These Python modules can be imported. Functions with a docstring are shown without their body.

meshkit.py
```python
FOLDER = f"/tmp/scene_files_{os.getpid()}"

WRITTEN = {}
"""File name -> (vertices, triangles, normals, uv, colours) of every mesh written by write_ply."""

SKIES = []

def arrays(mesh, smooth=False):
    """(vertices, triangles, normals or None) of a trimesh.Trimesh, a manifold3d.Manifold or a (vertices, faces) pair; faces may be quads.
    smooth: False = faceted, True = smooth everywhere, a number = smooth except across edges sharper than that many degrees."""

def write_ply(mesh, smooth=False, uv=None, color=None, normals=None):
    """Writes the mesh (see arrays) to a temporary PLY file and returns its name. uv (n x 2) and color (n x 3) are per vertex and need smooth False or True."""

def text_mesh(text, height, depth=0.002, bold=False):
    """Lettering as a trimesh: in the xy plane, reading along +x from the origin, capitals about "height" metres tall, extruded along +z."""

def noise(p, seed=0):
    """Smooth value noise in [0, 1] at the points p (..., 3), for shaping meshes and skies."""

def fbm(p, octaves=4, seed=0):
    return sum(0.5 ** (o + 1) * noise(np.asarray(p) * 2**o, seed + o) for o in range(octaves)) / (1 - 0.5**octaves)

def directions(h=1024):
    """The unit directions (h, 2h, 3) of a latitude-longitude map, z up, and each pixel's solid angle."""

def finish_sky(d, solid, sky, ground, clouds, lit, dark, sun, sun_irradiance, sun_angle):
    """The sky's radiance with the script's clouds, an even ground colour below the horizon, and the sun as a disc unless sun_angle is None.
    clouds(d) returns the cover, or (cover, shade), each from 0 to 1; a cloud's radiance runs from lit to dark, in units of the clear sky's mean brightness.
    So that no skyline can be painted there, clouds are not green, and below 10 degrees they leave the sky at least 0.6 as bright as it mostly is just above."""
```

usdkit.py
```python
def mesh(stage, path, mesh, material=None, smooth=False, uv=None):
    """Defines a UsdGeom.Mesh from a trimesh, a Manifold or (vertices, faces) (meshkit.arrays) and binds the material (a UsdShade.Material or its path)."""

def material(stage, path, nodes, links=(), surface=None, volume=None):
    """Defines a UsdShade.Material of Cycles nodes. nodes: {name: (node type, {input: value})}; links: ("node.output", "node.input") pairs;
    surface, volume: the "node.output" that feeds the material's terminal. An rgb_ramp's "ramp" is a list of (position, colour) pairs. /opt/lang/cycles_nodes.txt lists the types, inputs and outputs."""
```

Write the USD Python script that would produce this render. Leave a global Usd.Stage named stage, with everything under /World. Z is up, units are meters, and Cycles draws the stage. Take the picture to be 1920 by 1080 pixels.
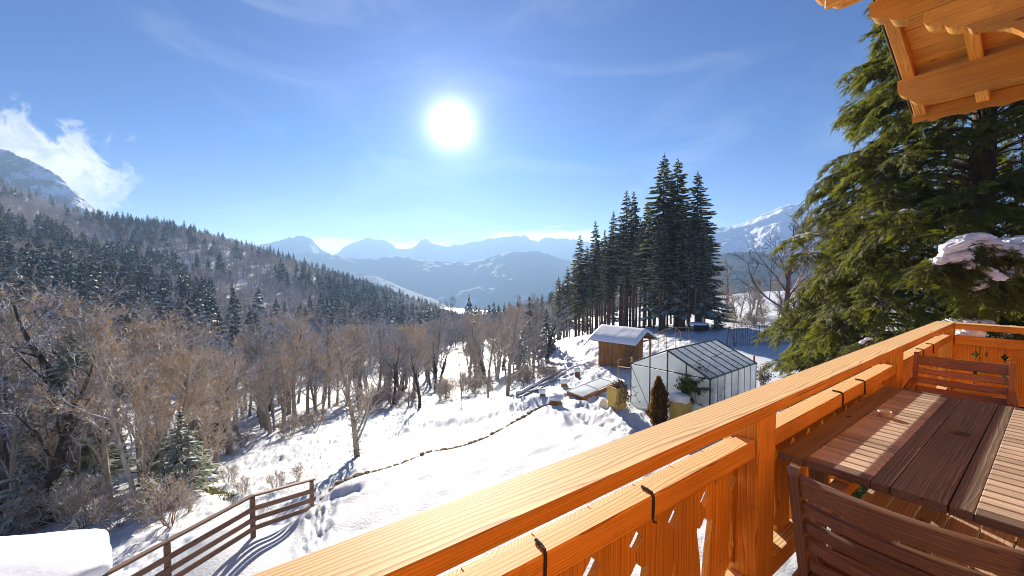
import math, random
import numpy as np
import trimesh, usdkit, meshkit
from pxr import Usd, UsdGeom, UsdLux, UsdShade, Gf, Sdf, Vt
from scipy.interpolate import RBFInterpolator
from scipy.spatial.transform import Rotation as Rot
import shapely.geometry as sg
from shapely import affinity, ops

stage = Usd.Stage.CreateInMemory()
UsdGeom.SetStageUpAxis(stage, 'Z')
world = UsdGeom.Xform.Define(stage, '/World')
UsdGeom.Scope.Define(stage, '/World/Looks')
rng = np.random.default_rng(7)

# ---------------------------------------------------------------- camera, sky, sun, exposure
F_PX, PITCH = 750.0, math.radians(2.07)         # focal length in pixels of the 1920 wide photo
cam = UsdGeom.Camera.Define(stage, '/World/camera')
cam.CreateHorizontalApertureAttr(36.0)
cam.CreateVerticalApertureAttr(36.0 * 9 / 16)
cam.CreateFocalLengthAttr(36.0 * F_PX / 1920)
cam.CreateFStopAttr(0.0)
cam.CreateClippingRangeAttr((0.05, 60000.0))
cam.AddRotateXOp().Set(90 - math.degrees(PITCH))
cam.CreateExposureAttr(1.48)

def ray(px, py):
    """world direction through a photo pixel, with y = 1"""
    px, py = np.asarray(px, float), np.asarray(py, float)
    a, b = (px - 960) / F_PX, (540 - py) / F_PX
    X, Y, Z = a, math.cos(PITCH) + b * math.sin(PITCH), -math.sin(PITCH) + b * math.cos(PITCH)
    return np.stack([X / Y, np.ones_like(X), Z / Y], -1)

def at_z(px, py, z):
    d = ray(px, py)
    return d * (z / d[..., 2:3])

def at_y(px, py, y):
    return ray(px, py) * y

SUN = ray(845, 235); SUN = SUN / np.linalg.norm(SUN)
SUN_EL, SUN_ROT = math.asin(SUN[2]), math.atan2(SUN[0], SUN[1])
sun = UsdLux.DistantLight.Define(stage, '/World/sun')
sun.CreateIntensityAttr(1.25)
sun.GetPrim().CreateAttribute('inputs:normalize', Sdf.ValueTypeNames.Bool).Set(True)
sun.CreateAngleAttr(0.53)
sun.CreateColorAttr((1.0, 0.90, 0.76))
_z = SUN; _x = np.cross([0, 0, 1], _z); _x /= np.linalg.norm(_x); _y = np.cross(_z, _x)
sun.AddTransformOp().Set(Gf.Matrix4d(*[float(q) for r in ((*_x, 0), (*_y, 0), (*_z, 0), (0, 0, 0, 1)) for q in r]))

def dirv(px, py):
    d = ray(px, py)
    return tuple(float(q) for q in d / np.linalg.norm(d))

sky_nodes = {
    'sky': ('sky_texture', {'sky_type': 'single_scattering', 'sun_disc': False, 'sun_elevation': SUN_EL, 'sun_rotation': SUN_ROT,
                            'altitude': 1100.0, 'air_density': 1.0, 'aerosol_density': 0.25, 'ozone_density': 2.5}),
    'bw': ('rgb_to_bw', {}),
    'sep': ('separate_xyz', {}),
    'tint': ('rgb_ramp', {'ramp': [(0.0, (0.36, 0.36, 0.50)), (0.10, (0.13, 0.29, 0.69)), (0.28, (0.01, 0.24, 0.90)), (0.6, (0.0, 0.175, 1.0)), (1.0, (0.0, 0.16, 0.98))]}),
    'tinted': ('mix', {'mix_type': 'multiply', 'fac': 1.0}),
    'grade': ('mix', {'mix_type': 'mix', 'fac': 0.98}),
    'tc': ('texture_coordinate', {}),
    # the bright aureole of hazy air about the sun
    'dot': ('vector_math', {'math_type': 'dot_product', 'vector2': tuple(float(q) for q in SUN)}),
    'acos': ('math', {'math_type': 'arccosine', 'use_clamp': False}),
    'core': ('math', {'math_type': 'multiply', 'value2': -48.0}),
    'corep': ('math', {'math_type': 'exponent'}),
    'corem': ('math', {'math_type': 'multiply', 'value2': 42.0}),
    'halo': ('math', {'math_type': 'multiply', 'value2': -6.5}),
    'halop': ('math', {'math_type': 'exponent'}),
    'halom': ('math', {'math_type': 'multiply', 'value2': 2.0}),
    'glow': ('math', {'math_type': 'add'}),
    'glowc': ('mix', {'mix_type': 'multiply', 'fac': 1.0, 'color1': (1.0, 0.985, 0.95)}),
    'addglow': ('mix', {'mix_type': 'add', 'fac': 1.0}),
    # thin veils
    'vmap': ('mapping', {'scale': (1.0, 1.0, 3.2)}),
    'veil': ('noise_texture', {'scale': 2.1, 'detail': 6.0, 'roughness': 0.58, 'distortion': 0.9}),
    'veilr': ('map_range', {'range_type': 'smoothstep', 'from_min': 0.46, 'from_max': 0.80, 'to_min': 0.0, 'to_max': 0.22, 'clamp': True}),
    'mixveil': ('mix', {'mix_type': 'mix', 'color2': (5.2, 5.7, 6.2)}),
    # the cloud cap on the left mountain
    'cdist': ('vector_math', {'math_type': 'distance', 'vector2': dirv(40, 300)}),
    'cdist2': ('vector_math', {'math_type': 'distance', 'vector2': dirv(128, 322)}),
    'cdist3': ('vector_math', {'math_type': 'distance', 'vector2': dirv(-60, 282)}),
    'cmin': ('math', {'math_type': 'smoothmin', 'value3': 0.02}),
    'cmin2': ('math', {'math_type': 'smoothmin', 'value3': 0.02}),
    'cnoise': ('noise_texture', {'scale': 19.0, 'detail': 9.0, 'roughness': 0.66, 'distortion': 0.5}),
    'cnm': ('math', {'math_type': 'multiply_add', 'value2': 0.20, 'value3': -0.10}),
    'cadd': ('math', {'math_type': 'add'}),
    'ccov': ('map_range', {'range_type': 'smoothstep', 'from_min': 0.075, 'from_max': 0.045, 'to_min': 0.0, 'to_max': 0.96, 'clamp': True}),
    'cshade': ('rgb_ramp', {'ramp': [(0.34, (2.6, 3.0, 3.5)), (0.58, (6.6, 6.4, 6.1))]}),
    'mixcloud': ('mix', {'mix_type': 'mix'}),
    # bright flat cloud low behind the far peaks
    'bmap': ('mapping', {'scale': (1.0, 1.0, 5.5)}),
    'b1': ('vector_math', {'math_type': 'distance', 'vector2': tuple(np.array(dirv(635, 468)) * (1, 1, 5.5))}),
    'b2': ('vector_math', {'math_type': 'distance', 'vector2': tuple(np.array(dirv(1030, 447)) * (1, 1, 5.5))}),
    'b3': ('vector_math', {'math_type': 'distance', 'vector2': tuple(np.array(dirv(765, 470)) * (1, 1, 5.5))}),
    'bmin': ('math', {'math_type': 'smoothmin', 'value3': 0.05}),
    'bmin2': ('math', {'math_type': 'smoothmin', 'value3': 0.05}),
    'bnoise': ('noise_texture', {'scale': 9.0, 'detail': 7.0, 'roughness': 0.6}),
    'bnm': ('math', {'math_type': 'multiply_add', 'value2': 0.34, 'value3': -0.17}), 'badd': ('math', {'math_type': 'add'}),
    'bcov': ('map_range', {'range_type': 'smoothstep', 'from_min': 0.17, 'from_max': 0.07, 'to_min': 0.0, 'to_max': 0.9, 'clamp': True}),
    'mixband': ('mix', {'mix_type': 'mix', 'color2': (7.5, 7.6, 7.6)}),
    'bg': ('background_shader', {'strength': 0.06}),
}
sky_links = [('sky.color', 'bw.color'), ('tc.generated', 'sep.vector'), ('sep.z', 'tint.fac'), ('tint.color', 'tinted.color1'), ('bw.val', 'tinted.color2'), ('sky.color', 'grade.color1'), ('tinted.color', 'grade.color2'), ('tc.generated', 'dot.vector1'), ('dot.value', 'acos.value1'),
    ('acos.value', 'core.value1'), ('core.value', 'corep.value1'), ('corep.value', 'corem.value1'),
    ('acos.value', 'halo.value1'), ('halo.value', 'halop.value1'), ('halop.value', 'halom.value1'),
    ('corem.value', 'glow.value1'), ('halom.value', 'glow.value2'), ('glow.value', 'glowc.color2'),
    ('tc.generated', 'vmap.vector'), ('vmap.vector', 'veil.vector'), ('veil.fac', 'veilr.value'), ('veilr.result', 'mixveil.fac'),
    ('grade.color', 'mixveil.color1'),
    ('tc.generated', 'cdist.vector1'), ('tc.generated', 'cdist2.vector1'), ('tc.generated', 'cdist3.vector1'),
    ('cdist.value', 'cmin.value1'), ('cdist2.value', 'cmin.value2'),
    ('cmin.value', 'cmin2.value1'), ('cdist3.value', 'cmin2.value2'), ('tc.generated', 'cnoise.vector'), ('cnoise.fac', 'cnm.value1'),
    ('cmin2.value', 'cadd.value1'), ('cnm.value', 'cadd.value2'), ('cadd.value', 'ccov.value'), ('ccov.result', 'mixcloud.fac'),
    ('cnoise.fac', 'cshade.fac'), ('cshade.color', 'mixcloud.color2'), ('mixveil.color', 'mixcloud.color1'),
    ('tc.generated', 'bmap.vector'), ('bmap.vector', 'b1.vector1'), ('bmap.vector', 'b2.vector1'), ('b1.value', 'bmin.value1'), ('b2.value', 'bmin.value2'), ('bmap.vector', 'bnoise.vector'), ('bnoise.fac', 'bnm.value1'), ('bmap.vector', 'b3.vector1'), ('bmin.value', 'bmin2.value1'), ('b3.value', 'bmin2.value2'), ('bmin2.value', 'badd.value1'), ('bnm.value', 'badd.value2'), ('badd.value', 'bcov.value'), ('bcov.result', 'mixband.fac'), ('mixcloud.color', 'mixband.color1'), ('mixband.color', 'addglow.color1'), ('glowc.color', 'addglow.color2'), ('addglow.color', 'bg.color')]
sky_mat = usdkit.material(stage, '/World/Looks/sky', sky_nodes, sky_links, surface='bg.background')
dome = UsdLux.DomeLight.Define(stage, '/World/sky')
dome.CreateIntensityAttr(1.0)
UsdShade.MaterialBindingAPI.Apply(dome.GetPrim()).Bind(sky_mat)
dome.GetPrim().SetCustomDataByKey('kind', 'structure')

# ---------------------------------------------------------------- helpers
_used = {}
def path_for(name, parent='/World'):
    k = (parent, name); i = _used.get(k, 0); _used[k] = i + 1
    return f'{parent}/{name}' + (f'_{i:03d}' if i else '')

def tag(prim, label=None, category=None, group=None, kind=None):
    for k, v in (('label', label), ('category', category), ('group', group), ('kind', kind)):
        if v:
            prim.SetCustomDataByKey(k, v)
    return prim

def place(x, loc=(0, 0, 0), rz=0, scale=None):
    x.AddTranslateOp().Set(Gf.Vec3d(*[float(q) for q in loc]))
    if rz:
        x.AddRotateZOp().Set(float(rz))
    if scale is not None:
        s = (scale,) * 3 if np.ndim(scale) == 0 else scale
        x.AddScaleOp().Set(Gf.Vec3f(*[float(q) for q in s]))

def thing(name, label=None, category=None, group=None, loc=(0, 0, 0), rz=0, scale=None, kind=None, parent='/World'):
    x = UsdGeom.Xform.Define(stage, path_for(name, parent))
    place(x, loc, rz, scale)
    tag(x.GetPrim(), label, category, group, kind)
    return x.GetPrim()

def copy_of(src, name, label, category, group, loc, rz=0, scale=None):
    x = UsdGeom.Xform.Define(stage, path_for(name))
    x.GetPrim().GetReferences().AddInternalReference(src)
    x.GetPrim().SetInstanceable(True)
    place(x, loc, rz, scale)
    tag(x.GetPrim(), label, category, group)
    return x.GetPrim()

class MB:
    """collects shapes that make one mesh"""
    def __init__(self):
        self.v, self.f, self.n = [], [], 0
    def add(self, v, f):
        v = np.asarray(v, float).reshape(-1, 3); f = np.asarray(f, int)
        if f.shape[1] == 4:
            f = np.vstack([f[:, [0, 1, 2]], f[:, [0, 2, 3]]])
        self.v.append(v); self.f.append(f + self.n); self.n += len(v)
        return self
    def tm(self, m):
        return self.add(m.vertices, m.faces)
    def box(self, c, s, bev=0.0, R=None):
        v, f = box_arrays(s, bev)
        if R is not None:
            v = v @ np.asarray(R).T
        return self.add(v + np.asarray(c), f)
    def bar(self, a, b, w, h, bev=0.0, up=(0, 0, 1)):
        """rectangular bar from a to b, w wide, h high"""
        a, b = np.asarray(a, float), np.asarray(b, float)
        L = np.linalg.norm(b - a); x = (b - a) / L
        y = np.cross(up, x)
        if np.linalg.norm(y) < 1e-6:
            y = np.cross((0, 1, 0), x)
        y /= np.linalg.norm(y); z = np.cross(x, y)
        v, f = box_arrays((L, w, h), bev)
        return self.add(v @ np.stack([x, y, z]) + (a + b) / 2, f)
    def tube(self, pts, rad, sides=5, cap=True):
        v, f = tube_arrays(pts, rad, sides, cap)
        return self.add(v, f)
    def ball(self, c, r, sub=1, noise=0.0, seed=0):
        m = trimesh.creation.icosphere(sub, 1.0)
        v = np.array(m.vertices)
        if noise:
            v = v * (1 + noise * (meshkit.noise(v * 1.7 + seed * 7.3, seed) - 0.5)[:, None] * 2)
        return self.add(v * np.asarray(r) + np.asarray(c), m.faces)
    def arrays(self):
        return np.vstack(self.v), np.vstack(self.f)
    def build(self, name, mat, parent=None, smooth=False, label=None, category=None, group=None, kind=None, loc=None, rz=0, M=None, uv=None):
        return mesh_prim(name, self.arrays(), mat, parent, smooth, label, category, group, kind, loc, rz, M, uv)

def mesh_prim(name, vf, mat, parent=None, smooth=False, label=None, category=None, group=None, kind=None, loc=None, rz=0, M=None, uv=None):
    par = '/World' if parent is None else str(parent.GetPath())
    m = usdkit.mesh(stage, path_for(name, par), vf, mat, smooth=smooth, uv=uv)
    if M is not None:
        m.AddTransformOp().Set(Gf.Matrix4d(*[float(q) for q in np.asarray(M).T.ravel()]))
    elif loc is not None:
        place(m, loc, rz)
    return tag(m.GetPrim(), label, category, group, kind)

_box_cache = {}
def box_arrays(s, bev=0.0):
    s = np.asarray(s, float)
    key = (tuple(np.round(s, 6)), round(bev, 6))
    if key in _box_cache:
        return _box_cache[key]
    if bev <= 0:
        m = trimesh.creation.box(s); out = (np.array(m.vertices), np.array(m.faces))
    else:
        h = s / 2; b = min(bev, 0.45 * s.min())
        pts = [np.array([sx, sy, sz]) * (h - np.array(bb)) for sx in (-1, 1) for sy in (-1, 1) for sz in (-1, 1) for bb in ((0, b, b), (b, 0, b), (b, b, 0))]
        m = trimesh.convex.convex_hull(np.array(pts)); out = (np.array(m.vertices), np.array(m.faces))
    _box_cache[key] = out
    return out

def tube_arrays(pts, rad, sides=5, cap=True):
    p = np.asarray(pts, float); n = len(p)
    t = np.gradient(p, axis=0); t /= np.linalg.norm(t, axis=1, keepdims=True) + 1e-12
    ref = np.where(np.abs(t[:, 2:]) < 0.9, [0, 0, 1.0], [1.0, 0, 0])
    if np.ptp((np.abs(t[:, 2]) < 0.9).astype(int)):
        ref = np.broadcast_to(np.array([0.31, 0.95, 0.02]), t.shape)
    a = np.cross(t, ref); a /= np.linalg.norm(a, axis=1, keepdims=True) + 1e-12
    b = np.cross(t, a); ang = np.arange(sides) * 2 * np.pi / sides
    r = np.broadcast_to(rad, (n,))
    v = p[:, None] + r[:, None, None] * (np.cos(ang)[None, :, None] * a[:, None] + np.sin(ang)[None, :, None] * b[:, None])
    i, j = np.meshgrid(np.arange(n - 1), np.arange(sides), indexing='ij')
    q = np.stack([i * sides + j, i * sides + (j + 1) % sides, (i + 1) * sides + (j + 1) % sides, (i + 1) * sides + j], -1).reshape(-1, 4)
    f = np.vstack([q[:, [0, 1, 2]], q[:, [0, 2, 3]]])
    v = v.reshape(-1, 3)
    if cap and sides > 2:
        for base, flip in ((0, False), ((n - 1) * sides, True)):
            c = np.array([[base, base + k, base + k + 1] for k in range(1, sides - 1)])
            f = np.vstack([f, c[:, ::-1] if flip else c])
    return v, f

def frame(x, y, z, o):
    M = np.eye(4); M[:3, 0], M[:3, 1], M[:3, 2], M[:3, 3] = x, y, z, o
    return M

# ---------------------------------------------------------------- materials
def MAT(name, nodes, links, surface='p.BSDF', volume=None):
    return usdkit.material(stage, '/World/Looks/' + name, nodes, links, surface=surface, volume=volume)

def wood(name, dark, mid, light, scale=34.0, rough=0.5, spec=0.4, bleach=None, bleach_amt=0.6, bump=0.25, knots=True, fine=1.0, finelo=0.76, pith=(0.0, 0.07, -0.16)):
    """sawn timber: growth rings about an axis beside the piece, whose length is local x"""
    nodes = {
        'tc': ('texture_coordinate', {}),
        'info': ('object_info', {}),
        'off': ('combine_xyz', {}),
        'o1': ('math', {'math_type': 'multiply', 'value2': 9.0}),
        'o2': ('math', {'math_type': 'multiply_add', 'value2': 0.16, 'value3': pith[1]}),
        'o3': ('math', {'math_type': 'multiply_add', 'value2': -0.14, 'value3': pith[2]}),
        'mv': ('vector_math', {'math_type': 'add'}),
        'sc': ('mapping', {'scale': (0.11, 1.0, 1.0)}),
        'warp': ('noise_texture', {'scale': 5.5, 'detail': 3.0, 'roughness': 0.5}),
        'warpc': ('vector_math', {'math_type': 'subtract', 'vector2': (0.5, 0.5, 0.5)}),
        'warps': ('vector_math', {'math_type': 'scale', 'scale': 0.085}),
        'pw': ('vector_math', {'math_type': 'add'}),
        'ring': ('wave_texture', {'wave_type': 'rings', 'rings_direction': 'x', 'profile': 'saw', 'scale': scale, 'distortion': 1.0, 'detail': 2.0, 'detail_scale': 1.2, 'detail_roughness': 0.6}),
        'fsc': ('mapping', {'scale': (1.2, 130.0 * fine, 130.0 * fine)}),
        'fine': ('noise_texture', {'scale': 1.0, 'detail': 3.0, 'roughness': 0.6}),
        'ramp': ('rgb_ramp', {'ramp': [(0.0, light), (0.45, mid), (0.8, mid), (0.96, dark), (1.0, light)]}),
        'finer': ('map_range', {'from_min': 0.3, 'from_max': 0.7, 'to_min': finelo, 'to_max': 1.16, 'clamp': True}),
        'finem': ('mix', {'mix_type': 'multiply', 'fac': 1.0}),
        'big': ('noise_texture', {'scale': 1.6, 'detail': 2.0}),
        'bigr': ('map_range', {'from_min': 0.3, 'from_max': 0.7, 'to_min': 0.82, 'to_max': 1.14, 'clamp': True}),
        'bigm': ('mix', {'mix_type': 'multiply', 'fac': 1.0}),
        'rndr': ('map_range', {'from_min': 0.0, 'from_max': 1.0, 'to_min': 0.74, 'to_max': 1.18}),
        'rndm': ('mix', {'mix_type': 'multiply', 'fac': 1.0}),
        'ksc': ('mapping', {'scale': (2.6, 8.0, 8.0)}),
        'kv': ('voronoi_texture', {'feature': 'f1', 'scale': 1.0, 'randomness': 1.0}),
        'kr': ('map_range', {'range_type': 'smoothstep', 'from_min': 0.05, 'from_max': 0.15, 'to_min': 0.85, 'to_max': 0.0, 'clamp': True}),
        'kmix': ('mix', {'mix_type': 'mix', 'color2': tuple(np.array(dark) * 0.42)}),
        'bh': ('math', {'math_type': 'multiply_add', 'value2': 0.5}),
        'bump': ('bump', {'strength': bump, 'distance': 0.0025}),
        'p': ('principled_bsdf', {'roughness': rough, 'specular_ior_level': spec}),
    }
    links = [('info.random', 'o1.value1'), ('info.random', 'o2.value1'), ('info.random', 'o3.value1'), ('o1.value', 'off.x'), ('o2.value', 'off.y'), ('o3.value', 'off.z'),
        ('tc.object', 'mv.vector1'), ('off.vector', 'mv.vector2'), ('mv.vector', 'sc.vector'), ('sc.vector', 'warp.vector'), ('warp.color', 'warpc.vector1'),
        ('warpc.vector', 'warps.vector1'), ('sc.vector', 'pw.vector1'), ('warps.vector', 'pw.vector2'), ('pw.vector', 'ring.vector'),
        ('mv.vector', 'fsc.vector'), ('fsc.vector', 'fine.vector'), ('ring.fac', 'ramp.fac'), ('fine.fac', 'finer.value'), ('ramp.color', 'finem.color1'), ('finer.result', 'finem.color2'),
        ('mv.vector', 'big.vector'), ('big.fac', 'bigr.value'), ('finem.color', 'bigm.color1'), ('bigr.result', 'bigm.color2'),
        ('info.random', 'rndr.value'), ('bigm.color', 'rndm.color1'), ('rndr.result', 'rndm.color2'),
        ('ring.fac', 'bh.value1'), ('fine.fac', 'bh.value3'), ('bh.value', 'bump.height'), ('bump.normal', 'p.normal')]
    col = 'rndm.color'
    if knots:
        links += [('mv.vector', 'ksc.vector'), ('ksc.vector', 'kv.vector'), ('kv.distance', 'kr.value'), ('kr.result', 'kmix.fac'), (col, 'kmix.color1')]
        col = 'kmix.color'
    # drying cracks and water stains
    nodes.update({'csc': ('mapping', {'scale': (0.55, 42.0, 42.0)}), 'cn': ('noise_texture', {'scale': 1.0, 'detail': 2.0, 'roughness': 0.4}),
        'cr': ('map_range', {'range_type': 'smoothstep', 'from_min': 0.70, 'from_max': 0.745, 'to_min': 0.0, 'to_max': 0.75, 'clamp': True}), 'cm': ('mix', {'mix_type': 'mix', 'color2': tuple(np.array(dark) * 0.35)}),
        'stn': ('noise_texture', {'scale': 4.5, 'detail': 5.0, 'roughness': 0.7}), 'str': ('map_range', {'range_type': 'smoothstep', 'from_min': 0.55, 'from_max': 0.72, 'to_min': 0.0, 'to_max': 0.42, 'clamp': True}), 'stm': ('mix', {'mix_type': 'mix', 'color2': tuple(np.array(mid) * 0.45 + 0.02)})})
    links += [('mv.vector', 'csc.vector'), ('csc.vector', 'cn.vector'), ('cn.fac', 'cr.value'), ('cr.result', 'cm.fac'), (col, 'cm.color1'), ('mv.vector', 'stn.vector'), ('stn.fac', 'str.value'), ('str.result', 'stm.fac'), ('cm.color', 'stm.color1')]
    col = 'stm.color'
    if bleach is not None:          # upward faces paler: weather bleaching plus sun glare mixed into the colour
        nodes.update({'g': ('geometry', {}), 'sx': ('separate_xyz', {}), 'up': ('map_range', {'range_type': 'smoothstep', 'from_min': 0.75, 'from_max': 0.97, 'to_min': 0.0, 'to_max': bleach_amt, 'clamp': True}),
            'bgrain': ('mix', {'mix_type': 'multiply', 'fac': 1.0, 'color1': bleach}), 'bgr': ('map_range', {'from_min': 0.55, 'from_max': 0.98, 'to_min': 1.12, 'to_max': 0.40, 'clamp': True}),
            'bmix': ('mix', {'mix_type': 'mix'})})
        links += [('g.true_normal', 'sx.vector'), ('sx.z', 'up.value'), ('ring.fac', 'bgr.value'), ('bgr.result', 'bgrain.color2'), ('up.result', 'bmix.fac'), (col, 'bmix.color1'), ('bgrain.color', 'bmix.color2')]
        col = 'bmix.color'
    links.append((col, 'p.base_color'))
    return MAT(name, nodes, links)

def plain(name, color, rough=0.6, spec=0.4, var=0.15, scale=6.0, bump=0.0, bscale=40.0, metallic=0.0, transl=0.0, tcol=None, island=0.0, coord='object'):
    nodes = {'tc': ('texture_coordinate', {}), 'n': ('noise_texture', {'scale': scale, 'detail': 4.0, 'roughness': 0.6}),
        'r': ('map_range', {'from_min': 0.3, 'from_max': 0.7, 'to_min': 1 - var, 'to_max': 1 + var, 'clamp': True}),
        'm': ('mix', {'mix_type': 'multiply', 'fac': 1.0, 'color1': color}),
        'p': ('principled_bsdf', {'roughness': rough, 'specular_ior_level': spec, 'metallic': metallic})}
    links = [('tc.' + coord, 'n.vector'), ('n.fac', 'r.value'), ('r.result', 'm.color2')]
    col = 'm.color'
    if island:
        nodes.update({'g': ('geometry', {}), 'ir': ('map_range', {'from_min': 0.0, 'from_max': 1.0, 'to_min': 1 - island, 'to_max': 1 + island}), 'im': ('mix', {'mix_type': 'multiply', 'fac': 1.0})})
        links += [('g.random_per_island', 'ir.value'), (col, 'im.color1'), ('ir.result', 'im.color2')]
        col = 'im.color'
    links.append((col, 'p.base_color'))
    if bump:
        nodes.update({'bn': ('noise_texture', {'scale': bscale, 'detail': 5.0, 'roughness': 0.65}), 'b': ('bump', {'strength': bump, 'distance': 0.02})})
        links += [('tc.' + coord, 'bn.vector'), ('bn.fac', 'b.height'), ('b.normal', 'p.normal')]
    if transl:
        nodes.update({'t': ('translucent_bsdf', {'color': tcol or color}), 'mx': ('mix_closure', {'fac': transl})})
        links += [('p.BSDF', 'mx.closure1'), ('t.BSDF', 'mx.closure2')]
        return MAT(name, nodes, links, surface='mx.closure')
    return MAT(name, nodes, links)

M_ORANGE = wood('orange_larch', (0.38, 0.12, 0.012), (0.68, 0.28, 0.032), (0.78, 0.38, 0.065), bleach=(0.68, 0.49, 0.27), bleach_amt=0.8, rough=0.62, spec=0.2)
M_ROOFWOOD = wood('roof_larch', (0.36, 0.105, 0.010), (0.68, 0.29, 0.034), (0.78, 0.38, 0.062), scale=26.0)
M_TEAK = wood('weathered_teak', (0.075, 0.042, 0.030), (0.165, 0.122, 0.09), (0.27, 0.21, 0.16), scale=40.0, rough=0.42, spec=0.5, knots=False, finelo=0.5)
M_TEAK_SLAT = wood('pale_teak', (0.34, 0.255, 0.18), (0.52, 0.41, 0.30), (0.66, 0.55, 0.43), scale=40.0, rough=0.38, spec=0.6, knots=False, finelo=0.6)
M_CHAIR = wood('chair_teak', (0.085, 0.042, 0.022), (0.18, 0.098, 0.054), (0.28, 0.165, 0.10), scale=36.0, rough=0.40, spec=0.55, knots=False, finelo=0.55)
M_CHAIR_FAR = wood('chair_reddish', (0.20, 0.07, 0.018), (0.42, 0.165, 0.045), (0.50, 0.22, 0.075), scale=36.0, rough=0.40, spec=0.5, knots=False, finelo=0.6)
M_FENCE = wood('brown_fence_wood', (0.10, 0.055, 0.038), (0.19, 0.11, 0.078), (0.26, 0.16, 0.115), scale=30.0, rough=0.7, spec=0.25)
M_HUT = wood('old_larch_boards', (0.14, 0.055, 0.018), (0.29, 0.135, 0.050), (0.36, 0.19, 0.085), scale=26.0, rough=0.75, spec=0.2)
M_POLE = wood('pale_poles', (0.26, 0.14, 0.07), (0.40, 0.24, 0.12), (0.48, 0.31, 0.18), scale=30.0, rough=0.75, spec=0.2, knots=False)
# ---------------------------------------------------------------- terrain
CTRL_PX = [  # photo pixel and height of the ground there
    (600, 1000, -6.0), (700, 950, -6.0), (800, 900, -6.0), (900, 860, -6.0), (1000, 800, -6.0), (1100, 790, -6.0), (1200, 790, -6.0), (1190, 760, -6.0), (1130, 695, -6.0),
    (1010, 768, -6.0), (800, 848, -6.05), (630, 912, -6.1), (700, 1040, -6.0), (1400, 690, -6.0), (1480, 720, -6.0), (1300, 642, -6.0), (1400, 604, -6.0), (1500, 612, -6.0), (1800, 720, -6.0), (1700, 640, -5.8),
    (575, 967, -6.6), (475, 1010, -6.2), (400, 1070, -6.2), (300, 1090, -6.6),
    (395, 918, -9.0), (250, 966, -9.5), (340, 926, -9.6), (180, 985, -9.7), (90, 978, -10.2), (10, 960, -11.0), (670, 845, -9.0), (785, 765, -12.0),
    (430, 868, -11.5), (500, 818, -12.5), (640, 792, -12.5), (800, 757, -12.3), (930, 740, -10.5), (1000, 737, -7.2), (1060, 702, -6.5), (900, 790, -7.1), (780, 850, -7.5),
    (300, 880, -12.0), (150, 870, -13.5), (520, 900, -8.3), (560, 870, -9.2), (420, 950, -8.3),
    (850, 722, -17.0), (860, 650, -22.0), (840, 690, -18.5), (1050, 642, -6.6), (1150, 632, -6.2), (1100, 622, -12.0), (1400, 562, -6.5), (1450, 546, -6.5), (1420, 580, -6.2), (1550, 560, -6.5), (1700, 560, -6.5),
    (850, 606, -60.0), (900, 591, -100.0), (950, 583, -150.0), (950, 581, -230.0), (1000, 579, -347.0), (1300, 562, -30.0), (1500, 550, -40.0), (1500, 541, -80.0), (1200, 571, -120.0), (960, 600, -55.0),
]
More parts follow.
